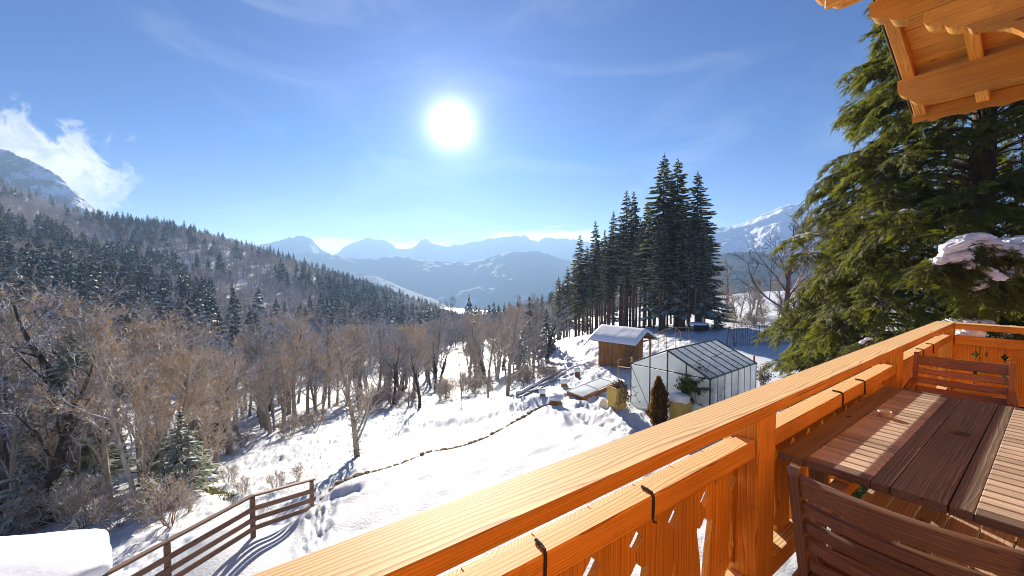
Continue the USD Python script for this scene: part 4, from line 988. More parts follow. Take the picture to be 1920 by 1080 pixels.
def chair(name, label, loc, rz, M_CHAIR=M_CHAIR):
    """folding slatted armchair; origin on the floor under the seat centre, facing local +x, back at -x"""
    c = thing(name, label, 'chair', 'slatted teak chairs at the table', loc=loc, rz=rz)
    hw_, tilt = 0.265, 0.20
    top = np.array([-0.30, 0, 0.885]); seat_b = np.array([-0.30 + tilt * 0.885 * 0.55, 0, 0.42])
    for sy in (1, -1):
        a = np.array([-0.115, sy * hw_, 0.30]); b = np.array([-0.30, sy * hw_, 0.885])
        pts = [(0.0, -0.030), (0.66 * np.linalg.norm(b - a) / 0.66, -0.026)]
        L = np.linalg.norm(b - a)
        prof = sg.Polygon([(0, -0.026), (L - 0.02, -0.026), (L - 0.006, -0.018), (L, 0.0), (L - 0.006, 0.018), (L - 0.02, 0.026), (0, 0.026)])
        x = (b - a) / L; z = np.array([0, 1.0, 0]); y = np.cross(z, x)
        cut_board('back_post', prof, 0.032, frame(x, y, z, a), M_CHAIR, c)
        timber('front_leg', (0.30, sy * (hw_ + 0.002), 0.0), (-0.13, sy * (hw_ + 0.002), 0.64), 0.024, 0.045, M_CHAIR, c, bev=0.004)
        timber('rear_leg', (-0.26, sy * (hw_ - 0.034), 0.0), (0.20, sy * (hw_ - 0.034), 0.43), 0.024, 0.045, M_CHAIR, c, bev=0.004)
        timber('armrest', (-0.20, sy * hw_, 0.655), (0.24, sy * hw_, 0.655), 0.055, 0.024, M_CHAIR, c, bev=0.006)
        timber('arm_support', (0.19, sy * hw_, 0.44), (0.19, sy * hw_, 0.642), 0.03, 0.04, M_CHAIR, c, up=(1, 0, 0), bev=0.004)
        timber('seat_rail', (-0.20, sy * (hw_ - 0.03), 0.415), (0.25, sy * (hw_ - 0.03), 0.432), 0.028, 0.045, M_CHAIR, c, bev=0.004)
    d = np.array([-0.185, 0, 0.585]); d /= np.linalg.norm(d); base = np.array([-0.115, 0, 0.30])
    def back(t, h, th=0.020, name='back_slat'):
        """t = distance up the back; slightly bowed backwards"""
        n = 11; ys = np.linspace(-hw_ + 0.017, hw_ - 0.017, n)
        bow = -0.030 * (1 - (ys / hw_) ** 2)
        nrm = np.cross((0, 1, 0), d)
        if nrm[0] < 0: nrm = -nrm
        vs = []
        for yy, bb in zip(ys, bow):
            o_ = base + d * t + np.array([0, yy, 0]) + nrm * (bb)
            for du, dv in ((-h / 2 + 0.004, -th / 2), (-h / 2, 0), (-h / 2 + 0.004, th / 2), (h / 2 - 0.004, th / 2), (h / 2, 0), (h / 2 - 0.004, -th / 2)):
                vs.append(o_ + d * du + nrm * dv)
        vs = np.array(vs); f = []
        for i in range(n - 1):
            for j in range(6):
                f.append((i * 6 + j, i * 6 + (j + 1) % 6, (i + 1) * 6 + (j + 1) % 6, (i + 1) * 6 + j))
        mid = base + d * t
        M = frame((0, 1, 0), np.cross(d, (0, 1, 0)), d, mid)
        inv = np.linalg.inv(M)
        vs = vs @ inv[:3, :3].T + inv[:3, 3]
        f = np.array(f); caps = [(0, k + 1, k) for k in range(1, 5)] + [((n - 1) * 6, (n - 1) * 6 + k, (n - 1) * 6 + k + 1) for k in range(1, 5)]
        F = np.vstack([f[:, [0, 1, 2]], f[:, [0, 2, 3]], np.array(caps)])
        mesh_prim(name, (vs, F), M_CHAIR, c, M=M, smooth=50)
    back(0.548, 0.088, 0.024, 'top_rail')
    for t in (0.455, 0.375, 0.295):
        back(t, 0.054)
    back(0.20, 0.05)
    for i in range(7):
        x_ = -0.18 + 0.066 * i
        timber('seat_slat', (x_, -hw_ + 0.02, 0.445), (x_, hw_ - 0.02, 0.445), 0.054, 0.018, M_CHAIR, c, bev=0.004)
    for z, x_ in ((0.12, 0.225), (0.12, -0.14)):
        timber('stretcher', (x_, -hw_ + 0.02, z), (x_, hw_ - 0.02, z), 0.02, 0.03, M_CHAIR, c, bev=0.003)
    return c
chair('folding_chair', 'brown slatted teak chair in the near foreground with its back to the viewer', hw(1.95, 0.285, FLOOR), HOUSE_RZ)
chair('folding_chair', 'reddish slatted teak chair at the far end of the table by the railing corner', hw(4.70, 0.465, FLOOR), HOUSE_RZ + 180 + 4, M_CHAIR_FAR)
# ---------------------------------------------------------------- the garden
GZ = -6.0
def gp(px, py, z=GZ):
    return at_z(px, py, z)
def ground_at(x, y):
    return float(H(np.array([x]), np.array([y]))[0])

# stair railing at the lower left
M_POST = M_FENCE
fence = thing('stair_railing', 'brown weathered wooden stair railing with four rails at the lower left', 'railing')
FP = [np.array([-5.62, 10.95]), np.array([-5.98, 9.25]), np.array([-6.42, 7.55]), np.array([-6.5, 6.30])]
FT = [-5.66, -5.15, -5.07, -4.62]
ft = [at_y(584, 899, 10.95)[2], at_y(475, 932, 9.25)[2], at_y(313, 1018, 7.55)[2], -4.55]
top = [np.array([*p, z]) for p, z in zip(FP, ft)]
top[0] = at_y(584, 901, 10.95); top[1] = at_y(473, 931, 9.25); top[2] = at_y(313, 1017, 7.55); top[3] = top[2] + (top[2] - top[1]) * 0.8
for i, p in enumerate(top):
    timber('post', (p[0], p[1], p[2] - 1.0), (p[0], p[1], p[2] - 0.02), 0.085, 0.085, M_FENCE, fence, up=(0.3, 1, 0), bev=0.005)
for a, b in zip(top[:-1], top[1:]):
    d = (a - b) / np.linalg.norm(a - b); e = 0.09 if a is top[0] else 0.0
    side_ = np.cross(d, (0, 0, 1)); side_ /= np.linalg.norm(side_)
    timber('top_rail', a + d * e + (0, 0, 0.02), b + (0, 0, 0.02), 0.11, 0.045, M_FENCE, fence, bev=0.004)
    for k, dz in enumerate((0.27, 0.52, 0.74)):
        o = side_ * 0.062
        timber('rail', a + d * e * 0.8 - (0, 0, dz) + o, b - (0, 0, dz) + o, 0.034, 0.115, M_FENCE, fence, bev=0.004)

# snow slab on the low shelter in the lower left corner
sh = thing('low_shelter', 'thick smooth slab of snow lying on a low flat roof at the bottom left corner', 'shelter roof')
c0 = gp(203, 990, -4.6); c1 = gp(212, 1052, -4.6); cL = gp(-10, 1003, -4.6)
poly = sg.Polygon([c0[:2], c1[:2], (-6.75, 5.2), (-10.5, 4.8), (-11.2, cL[1] - 0.2), cL[:2]]).buffer(-0.25).buffer(0.25, 12)
def slab(poly, z0, z1, round_=0.10, name='snow', mat=None, parent=None, bulge=0.05, seed=1):
    layers = []; n = 160
    def ringpts(g):
        ln = g.exterior; return np.array([ln.interpolate(t, normalized=True).coords[0] for t in np.linspace(0, 1, n, endpoint=False)])
    base = ringpts(poly)
    vs = [np.column_stack([base, np.full(n, z0)])]
    for k, (off, z) in enumerate(((0.0, z1 - round_), (0.03, z1 - round_ * 0.45), (0.08, z1 - round_ * 0.12), (0.17, z1), (0.5, z1 + bulge), (1.0, z1 + bulge * 1.4))):
        cen = np.array(poly.centroid.coords[0])
        if off < 0.2:
            v = cen + (base - cen) * (1 - off / np.linalg.norm(base - cen, axis=1, keepdims=True))
        else:
            v = cen + (vs[4][:, :2] - cen) * (1 - (off - 0.17) * 1.0)
            if off >= 1: v = cen + (vs[4][:, :2] - cen) * 0.05
        z_ = z + (0.07 * (meshkit.fbm(np.column_stack([v * 1.6, np.zeros(n)]), 4, seed) - 0.5) if k > 0 else 0)
        v = v + 0.03 * (meshkit.fbm(np.column_stack([v * 5, np.full(n, z * 9.0)]), 3, seed + 3)[:, None] - 0.5) * (k < 4)
        vs.append(np.column_stack([v, np.full(n, 1.0) * z_]))
    V = np.vstack(vs); F = []
    for L in range(len(vs) - 1):
        for i_ in range(n):
            F.append((L * n + i_, L * n + (i_ + 1) % n, (L + 1) * n + (i_ + 1) % n, (L + 1) * n + i_))
    F = np.array(F); F = np.vstack([F[:, [0, 1, 2]], F[:, [0, 2, 3]], [[(len(vs) - 1) * n + i_, (len(vs) - 1) * n + (i_ + 1) % n, (len(vs) - 1) * n + (i_ + n // 2) % n] for i_ in range(n)]])
    return mesh_prim(name, (V, F), mat or M_SNOWCAP, parent, smooth=60)
slab(poly, -4.74, -4.56, parent=sh)
M_DARKROOF = plain('dark_shelter_edge', (0.06, 0.05, 0.045), rough=0.7, var=0.25)
def extr(poly, z0, z1):
    m_ = trimesh.creation.extrude_polygon(poly, z1 - z0, engine='earcut'); m_.apply_translation((0, 0, z0)); return m_.vertices, m_.faces
mesh_prim('roof_plate', extr(poly.buffer(-0.03), -4.82, -4.742), M_DARKROOF, sh)
for q_ in ((-7.4, 6.9), (-6.85, 6.2), (-9.6, 6.8)):
    timber('post', (q_[0], q_[1], ground_at(*q_) - 0.2), (q_[0], q_[1], -4.82), 0.09, 0.09, M_FENCE, sh, up=(1, 0, 0))

# stone edging of the lawn
edge = thing('stone_edging', 'line of flat brown stones edging the snow covered lawn', 'stone edging')
M_STONE = plain('edge_stone', (0.19, 0.145, 0.085), rough=0.9, spec=0.15, var=0.45, scale=7.0, bump=0.5, bscale=25.0)
er = np.random.default_rng(12)
seg = np.linalg.norm(np.diff(EDGE, axis=0), axis=1); cum = np.concatenate([[0], np.cumsum(seg)]); s_ = 0.0; stones = []
while s_ < cum[-1]:
    w = er.uniform(0.16, 0.34); c = np.array([np.interp(s_ + w / 2, cum, EDGE[:, k]) for k in range(2)]); stones.append((c, w)); s_ += w + er.uniform(0.0, 0.05)
for c, w in stones:
    mm = trimesh.creation.icosphere(1, 1.0); v = np.array(mm.vertices)
    v = np.sign(v) * np.abs(v) ** 0.75 * (1 + 0.28 * (er.random((len(v), 1)) - 0.5)) * np.array([w * 0.52, 0.09, 0.055])
    d_ = EDGE[-1] - EDGE[0]; ang = math.atan2(d_[1], d_[0]) + er.normal(0, 0.15)
    R = rotm((0, 0, 1), ang); v = v @ R.T
    nrm = np.array([-d_[1], d_[0]]) / np.linalg.norm(d_); cc = c + nrm * (0.05 + er.normal(0, 0.015))
    mesh_prim('stone', (v, mm.faces), M_STONE, edge, loc=(cc[0], cc[1], float(H0(np.array([c[0]]), np.array([c[1]]))[0]) - 0.03 + er.uniform(-0.02, 0.03)))

# ---- greenhouse
M_GHFRAME = plain('dark_green_metal', (0.035, 0.045, 0.043), rough=0.45, spec=0.5, var=0.1, metallic=0.3)
M_PANE = MAT('cloudy_pane', {'d': ('principled_bsdf', {'base_color': (0.80, 0.84, 0.86), 'roughness': 0.28, 'specular_ior_level': 0.5}), 't': ('translucent_bsdf', {'color': (0.90, 0.92, 0.93)}),
    'tr': ('transparent_bsdf', {'color': (0.86, 0.9, 0.92)}), 'tc': ('texture_coordinate', {}), 'n': ('noise_texture', {'scale': 1.6, 'detail': 3.0}), 'r': ('map_range', {'from_min': 0.3, 'from_max': 0.7, 'to_min': 0.10, 'to_max': 0.34, 'clamp': True}),
    'm1': ('mix_closure', {'fac': 0.62}), 'm2': ('mix_closure', {})},
    [('d.BSDF', 'm1.closure1'), ('t.BSDF', 'm1.closure2'), ('tc.object', 'n.vector'), ('n.fac', 'r.value'), ('r.result', 'm2.fac'), ('m1.closure', 'm2.closure1'), ('tr.BSDF', 'm2.closure2')], surface='m2.closure')
GL, GC_, GR = np.array([5.46, 18.2]), np.array([6.58, 16.8]), np.array([7.70, 15.4])
gh_p = (GR - GL); GW = np.linalg.norm(gh_p); gh_p /= GW; gh_a = np.array([-gh_p[1], gh_p[0]]); GLN = 4.45
gh = thing('greenhouse', 'small gabled greenhouse with cloudy panes in a dark metal frame', 'greenhouse')
def G(u, v, z):          # u across the gable 0..GW, v along the ridge
    q_ = GL + gh_p * u + gh_a * v
    return np.array([q_[0], q_[1], z])
ZE, ZA, ZB = -4.10, -3.27, -6.0
def roofz(u):
    return ZE + (ZA - ZE) * (1 - abs(u - GW / 2) / (GW / 2))
def bar(name, a, b, w=0.04, h=0.05, mat=M_GHFRAME, par=gh):
    a, b = np.asarray(a, float), np.asarray(b, float); x = (b - a) / np.linalg.norm(b - a)
    up = (0, 0, 1) if abs(x[2]) < 0.95 else (1, 0, 0)
    return timber(name, a, b, w, h, mat, par, bev=0.004, up=up)
def pane(pts, par=gh, th=0.008):
    pts = np.array(pts); n_ = np.cross(pts[1] - pts[0], pts[2] - pts[0]); n_ /= np.linalg.norm(n_); k = len(pts)
    c = pts.mean(0); pts = c + (pts - c) * 0.985
    V = np.vstack([pts - n_ * th / 2, pts + n_ * th / 2]); F = [(0, i_ + 1, i_) for i_ in range(1, k - 1)] + [(k, k + i_, k + i_ + 1) for i_ in range(1, k - 1)]
    for i_ in range(k):
        j_ = (i_ + 1) % k; F += [(i_, j_, k + j_), (i_, k + j_, k + i_)]
    return mesh_prim('pane', (V - c, np.array(F)), M_PANE, par, loc=c)
us = [0.0, GW * 0.27, GW * 0.5, GW * 0.73, GW]
for v, gl in ((0.0, True), (GLN, True)):
    for u in us:
        bar('mullion', G(u, v, ZB), G(u, v, roofz(u) - 0.01), 0.045, 0.045)
    for a, b in zip(us[:-1], us[1:]):
        bar('crossbar', G(a + 0.024, v, ZE - 0.02), G(b - 0.024, v, ZE - 0.02), 0.035, 0.045)
        pane([G(a, v, ZB + 0.05), G(b, v, ZB + 0.05), G(b, v, ZE - 0.05), G(a, v, ZE - 0.05)])
        up_ = [G(a, v, ZE + 0.01), G(b, v, ZE + 0.01)] + ([G(b, v, roofz(b) - 0.03)] if roofz(b) > ZE + 0.05 else []) + ([G(a, v, roofz(a) - 0.03)] if roofz(a) > ZE + 0.05 else [])
        if len(up_) >= 3: pane(up_)
    bar('gable_bar', G(-0.06, v - 0.03, ZE - 0.02), G(GW / 2, v - 0.03, ZA + 0.03), 0.05, 0.06)
    bar('gable_bar', G(GW / 2, v - 0.03, ZA + 0.03), G(GW + 0.06, v - 0.03, ZE - 0.02), 0.05, 0.06)
nb = 7
for side_ in (0, 1):
    ue, ur = (0.0, GW / 2) if side_ == 0 else (GW, GW / 2)
    bar('eave_bar', G(ue, 0.04, ZE), G(ue, GLN, ZE), 0.05, 0.05)
    bar('sill_bar', G(ue, 0.04, ZB + 0.03), G(ue, GLN - 0.04, ZB + 0.03), 0.06, 0.06)
    um, zm = (ue + ur) / 2, (ZE + ZA) / 2
    for k in range(nb + 1):
        v = GLN * k / nb
        if 0 < k < nb:
            bar('roof_bar', G(ue, v, ZE + 0.02), G(ur, v, ZA + 0.02), 0.032, 0.036)
            bar('wall_bar', G(ue, v, ZB + 0.06), G(ue, v, ZE - 0.03), 0.032, 0.032)
        if k < nb:
            v2 = GLN * (k + 1) / nb
            pane([G(ue, v, ZE), G(ue, v2, ZE), G(um, v2, zm), G(um, v, zm)]); pane([G(um, v, zm), G(um, v2, zm), G(ur, v2, ZA), G(ur, v, ZA)])
            pane([G(ue, v, ZB + 0.06), G(ue, v2, ZB + 0.06), G(ue, v2, ZE - 0.03), G(ue, v, ZE - 0.03)])
            if k in (1, 3, 4, 6):
                o = 0.06 * (k % 2) - 0.03
                bar('sash_bar', G(um + o, v + 0.02, zm + 0.03 + abs(o) * 0.2), G(um + o, v2 - 0.02, zm + 0.03 + abs(o) * 0.2), 0.03, 0.022)
bar('ridge_bar', G(GW / 2, -0.02, ZA + 0.03), G(GW / 2, GLN + 0.02, ZA + 0.03), 0.06, 0.05)
bar('brace', G(0.05, 0.0 - 0.04, ZE - 0.15), G(GW * 0.27, -0.04, ZB + 0.1), 0.02, 0.02)

# ---- hut
hut = thing('garden_hut', 'small brown board hut with a thick snow covered gable roof', 'hut')
hu, hv = np.array([0.72, -0.694]), np.array([0.694, 0.72]); HO = np.array([5.64, 25.94]); HB = -6.15
def HP(u, v, z):
    q_ = HO + hu * u + hv * v; return np.array([q_[0], q_[1], z])
def boards(u0, u1, v0, v1, z0, ztop, n_, th=0.03):
    for i_ in range(n_):
        t0, t1 = i_ / n_, (i_ + 1) / n_; t = (t0 + t1) / 2
        a = HP(u0 + (u1 - u0) * t, v0 + (v1 - v0) * t, z0); w = math.hypot(u1 - u0, v1 - v0) / n_
        zt = ztop(v0 + (v1 - v0) * t) if callable(ztop) else ztop
        dirx = hu * (u1 - u0) + hv * (v1 - v0); dirx = dirx / np.linalg.norm(dirx)
        off = 0.012 * (i_ % 2)
        nrm = np.array([-dirx[1], dirx[0]])
        timber('wall_board', a + np.array([*(nrm * off), 0]), np.array([a[0] + nrm[0] * off, a[1] + nrm[1] * off, zt]), th, w - 0.004, M_HUT, hut, up=(nrm[1] * 0 + dirx[0], dirx[1], 0), bev=0.003)
HD = 2.3; EV, RG = -4.24, -3.74
gabz = lambda v: EV + (RG - EV) * (1 - abs(v - HD / 2) / (HD / 2)) - 0.05
boards(0, 1.95, 0, 0, HB - 0.2, EV - 0.02, 13)
boards(0, 1.95, HD, HD, HB - 0.2, EV - 0.02, 11)
boards(0, 0, 0.05, HD - 0.05, HB - 0.2, gabz, 12)
boards(1.95, 1.95, 0.05, HD - 0.05, HB - 0.2, gabz, 12)
for v in (0.0, HD):
    bar('post', HP(2.45, v, HB - 0.2), HP(2.45, v, EV), 0.11, 0.11, M_HUT, hut)
    bar('wall_plate', HP(-0.35, v, EV + 0.03), HP(2.65, v, EV + 0.03), 0.09, 0.10, M_HUT, hut)
bar('tie_beam', HP(2.45, 0, EV - 0.06), HP(2.45, HD, EV - 0.06), 0.08, 0.08, M_HUT, hut)
def roof_side(u0, u1, sgn, t0, t1, name, mat, par, over=0.42, edge_drop=0.0):
    vr = HD / 2; ve = -over if sgn < 0 else HD + over
    sl_ = (RG - EV) / (HD / 2); ze = EV - sl_ * over
    a, b = np.array([vr, RG]), np.array([ve, ze]); nrm = np.array([sgn * sl_, 1.0]); nrm /= np.linalg.norm(nrm)
    P4 = [a + nrm * t0, b + nrm * t0, b + nrm * t1, a + np.array([0, t1 / nrm[1]])] if t0 > 0 else [a, b, b + nrm * t1, a + np.array([0, t1 / nrm[1]])]
    V = np.array([HP(u, q_[0], q_[1] + 0.08) for u in (u0, u1) for q_ in P4])
    F = np.array([(0, 1, 2), (0, 2, 3), (4, 6, 5), (4, 7, 6)] + [t for i_ in range(4) for t in ((i_, 4 + i_, 4 + (i_ + 1) % 4), (i_, 4 + (i_ + 1) % 4, (i_ + 1) % 4))])
    return mesh_prim(name, (V, F), mat, par)
M_HUTROOF = plain('dark_roof_boards', (0.10, 0.065, 0.04), rough=0.8, var=0.3)
for sgn in (-1, 1):
    roof_side(-0.45, 2.75, sgn, 0.0, 0.05, 'roof', M_HUTROOF, hut)
sprof = []
sl_ = (RG - EV) / (HD / 2)
for t in np.linspace(-1, 1, 25):
    v = HD / 2 + t * (HD / 2 + 0.46); z = RG - sl_ * abs(v - HD / 2) + 0.145
    thick = 0.17 * (1 - abs(t) ** 8) + 0.03
    if abs(t) < 0.12: thick -= 0.05 * (1 - abs(t) / 0.12)
    sprof.append((v, z, z + thick))
us_ = np.linspace(-0.52, 2.82, 34); V = []; nn = len(sprof)
for u in us_:
    e = min((u + 0.52) / 0.10, (2.82 - u) / 0.10, 1.0); e = max(e, 0.0) ** 0.5
    for v, z0_, z1_ in sprof:
        V.append(HP(u, v, z0_))
    for v, z0_, z1_ in sprof:
        V.append(HP(u, v, z0_ + (z1_ - z0_) * (0.25 + 0.75 * e) + 0.05 * (float(meshkit.fbm(np.array([[u * 1.6, v * 1.6, 0.3]]), 3, 4)[0]) - 0.5)))
V = np.array(V); F = []; st_ = 2 * nn
for i_ in range(len(us_) - 1):
    for j_ in range(nn - 1):
        a = i_ * st_ + j_
        F.append((a, a + 1, a + st_ + 1, a + st_)); a += nn; F.append((a, a + st_, a + st_ + 1, a + 1))
    for j_ in (0, nn - 1):
        a = i_ * st_ + j_; F.append((a, a + st_, a + st_ + nn, a + nn))
for i_ in (0, len(us_) - 1):
    for j_ in range(nn - 1):
        a = i_ * st_ + j_; F.append((a, a + 1, a + nn + 1, a + nn))
mesh_prim('snow_cover', (V, np.array(F)), M_SNOWCAP, hut, smooth=50)
MB().tube([HP(-0.45, -0.42, -4.36), HP(-0.6, -0.46, -4.45), HP(-0.85, -0.46, -4.75)], 0.03, 6).build('gutter_pipe', M_GHFRAME, hut)

# ---- pole trellis behind the greenhouse, and the pole rail beside it
tr = thing('pole_trellis', 'pale pole trellis standing in the snow between hut and greenhouse', 'trellis')
def pole(par, a, b, r0=0.022, r1=None, name='pole', mat=M_POLE):
    a, b = np.asarray(a, float), np.asarray(b, float); L = np.linalg.norm(b - a); x = (b - a) / L
    y = np.cross((0.2, 0.9, 0.3), x); y /= np.linalg.norm(y); z = np.cross(x, y)
    v, f = tube_arrays([(-L / 2, 0, 0), (0, 0.006, 0), (L / 2, 0, 0)], [r0, (r0 + (r1 or r0)) / 2, r1 or r0], 6)
    return mesh_prim(name, (v, f), mat, par, smooth=50, M=frame(x, y, z, (a + b) / 2))
front = [(1219, 668, 631), (1234, 667, 624), (1250, 663, 617), (1266, 655, 614), (1292, 641, 614)]
tops = []
for px, by, ty in front:
    p = gp(px, by, -6.02); t = at_y(px, ty, p[1]); tops.append(t); pole(tr, p - (0, 0, 0.1), t + (0, 0, 0.03))
back = [(1245, 650, 632), (1262, 648, 629), (1276, 643, 622)]
tb = []
for px, by, ty in back:
    p = gp(px, by, -6.02); t = at_y(px, ty, p[1]); tb.append(t); pole(tr, p - (0, 0, 0.1), t + (0, 0, 0.03))
for a, b in zip(tops[:-1], tops[1:]):
    pole(tr, a + (0, 0, 0.015), b + (0, 0, 0.015), 0.018, name='rail')
for a, b in zip(tb[:-1], tb[1:]):
    pole(tr, a + (0, 0, 0.015), b + (0, 0, 0.015), 0.018, name='rail')
pole(tr, tops[1], tb[0], 0.016, name='rail'); pole(tr, tops[3], tb[2], 0.016, name='rail')
pole(tr, tops[0] - (0, 0, 0.7), tops[2] - (0, 0, 0.75), 0.016, name='rail')
rl = thing('pole_rail', 'low bent pole rail on two stakes left of the greenhouse', 'rail')
a = gp(1159, 712); b = gp(1184, 748); c = gp(1198, 690)
at_, bt_, ct_ = at_y(1159, 676, a[1]), at_y(1184, 670, b[1]), at_y(1198, 664, c[1])
pole(rl, a - (0, 0, 0.15), at_, 0.035, name='stake'); pole(rl, b - (0, 0, 0.15), bt_, 0.05, name='stake'); pole(rl, c - (0, 0, 0.1), ct_, 0.03, name='stake')
pole(rl, at_y(1151, 679, a[1] + 0.2), at_ + (0, 0, 0.02), 0.025, name='rail'); pole(rl, at_ + (0, 0, 0.02), ct_, 0.025, name='rail'); pole(rl, at_ - (0, 0, 0.35), bt_ - (0, 0, 0.5), 0.018, name='rail')

# ---- planters and plants
M_YELLOW = plain('ochre_planter', (0.62, 0.42, 0.11), rough=0.6, spec=0.3, var=0.12, scale=5.0)
M_SOIL = plain('soil', (0.06, 0.04, 0.03), rough=0.95, spec=0.1, var=0.4, scale=30)
def planter(name, label, px0, px1, by, ty, snow):
    p = gp((px0 + px1) / 2, by); w = (px1 - px0) / 750 * p[1] * 0.80; h = (by - ty) / 750 * p[1] * 1.05
    o = thing(name, label, 'planter', loc=(p[0], p[1], p[2] - 0.05), rz=28)
    def ring(w0, w1, z0, z1):
        return np.array([(x_ * w_ / 2, y_ * w_ / 2, z_) for w_, z_ in ((w0, z0), (w1, z1)) for x_, y_ in ((-1, -1), (1, -1), (1, 1), (-1, 1))])
    mb = MB(); V = np.vstack([ring(w * 0.84, w, 0, h), ring(w - 0.08, w * 0.84 - 0.08, h, h - 0.18)])
    F = []
    for L in range(3):
        for i_ in range(4):
            F.append((L * 4 + i_, L * 4 + (i_ + 1) % 4, L * 4 + 4 + (i_ + 1) % 4, L * 4 + 4 + i_))
    mb.add(V, np.array(F)); mb.build('box', M_YELLOW, o)
    m2 = MB(); m2.bar((-w / 2, -w / 2 + 0.02, h + 0.012), (w / 2, -w / 2 + 0.02, h + 0.012), 0.06, 0.03, 0.008); m2.bar((-w / 2, w / 2 - 0.02, h + 0.012), (w / 2, w / 2 - 0.02, h + 0.012), 0.06, 0.03, 0.008)
    m2.bar((-w / 2 + 0.02, -w / 2 + 0.05, h + 0.012), (-w / 2 + 0.02, w / 2 - 0.05, h + 0.012), 0.06, 0.03, 0.008); m2.bar((w / 2 - 0.02, -w / 2 + 0.05, h + 0.012), (w / 2 - 0.02, w / 2 - 0.05, h + 0.012), 0.06, 0.03, 0.008)
    m2.build('rim', M_YELLOW, o)
    MB().box((0, 0, h - 0.14), (w * 0.88, w * 0.88, 0.05)).build('soil', M_SOIL, o)
    if snow:
        mm = trimesh.creation.icosphere(3, 1.0); v = np.array(mm.vertices); v = np.sign(v) * np.abs(v) ** 0.7 * (1 + 0.25 * (meshkit.fbm(v * 2.2, 3, 3)[:, None] - 0.5)); v = v * (w * 0.58, w * 0.58, 0.20)
        mesh_prim('snow_heap', (v + (0, 0, h + 0.10), mm.faces), M_SNOWCAP, o, smooth=True)
    return p, w, h
p1, w1, h1 = planter('planter', 'yellow square planter with a withered drooping plant, left of the greenhouse', 1140, 1174, 764, 724, False)
p2, w2, h2 = planter('planter', 'yellow square planter capped with snow, in front of the greenhouse', 1256, 1292, 793, 750, True)
# withered plant hanging out of the first planter
r = np.random.default_rng(44); mb, lf = MB(), []
for k in range(46):
    a = r.uniform(-1.9, 1.3); L = r.uniform(0.5, 1.15); q0 = np.array([r.normal(0, 0.12), r.normal(0, 0.12), 0.0]); d = np.array([math.cos(a), math.sin(a) * 0.7, 0]) * r.uniform(0.35, 1.0)
    t = np.linspace(0, 1, 6)[:, None]; pts = q0 + d * t * L * 0.75 + np.array([0, 0, 1]) * (0.45 * L * np.sin(t * 2.0) - 0.95 * L * t ** 2.2)
    mb.tube(pts, np.linspace(0.018, 0.007, 6), 4); lf += list(pts[1:] + r.normal(0, 0.03, (5, 3))) * 5
wp = thing('withered_plant', 'brown withered plant drooping over the side of the left yellow planter', 'plant', loc=(p1[0], p1[1], p1[2] + h1 - 0.1))
mb.build('stem', M_DRYSTALK, wp); mesh_prim('leaves', leaves_at(lf, 0.06, 45, 0.8, 1, 0.05), M_DRYSTALK, wp)
# bronze conifer column
def column(name, label, px, by, ty, wpx, mat, cat, seed, n=3200, size=0.05):
    p = gp(px, by); h = (by - ty) / 750 * p[1]; R = wpx / 2 / 750 * p[1]; r = np.random.default_rng(seed)
    o = thing(name, label, cat, loc=tuple(p))
    z = r.random(n) ** 0.9; a = r.uniform(0, 6.28, n); prof = np.sin(np.pi * np.clip(z * 0.86 + 0.13, 0, 1)) ** 0.7 * (1.05 - 0.45 * z); rr_ = R * prof * np.sqrt(r.uniform(0.25, 1.15, n)) * (0.55 + 0.9 * meshkit.noise(np.stack([np.cos(a) * 2.4, np.sin(a) * 2.4, z * 9], -1), 3))
    P = np.stack([rr_ * np.cos(a), rr_ * np.sin(a), z * h], 1)
    out = np.stack([np.cos(a) * 0.45, np.sin(a) * 0.45, np.ones(n)], 1) + r.normal(0, 0.25, (n, 3)); out /= np.linalg.norm(out, axis=1, keepdims=True)
    sd = np.cross(out, r.normal(0, 1, (n, 3))); sd /= np.linalg.norm(sd, axis=1, keepdims=True); s = size * r.uniform(0.7, 1.6, (n, 1))
    V = np.stack([P - out * s, P + sd * s * 0.42, P + out * s * 1.5, P - sd * s * 0.42], 1).reshape(-1, 3)
    mesh_prim('foliage', (V, np.arange(4 * n).reshape(-1, 4)), mat, o)
    MB().tube([(0, 0, -0.1), (0, 0, h * 0.9)], [0.035, 0.008], 6).build('trunk', M_BARK_DARK, o)
column('thuja', 'narrow bronze green conifer column in front of the greenhouse', 1234, 797, 706, 36, M_THUJA, 'conifer', 61)
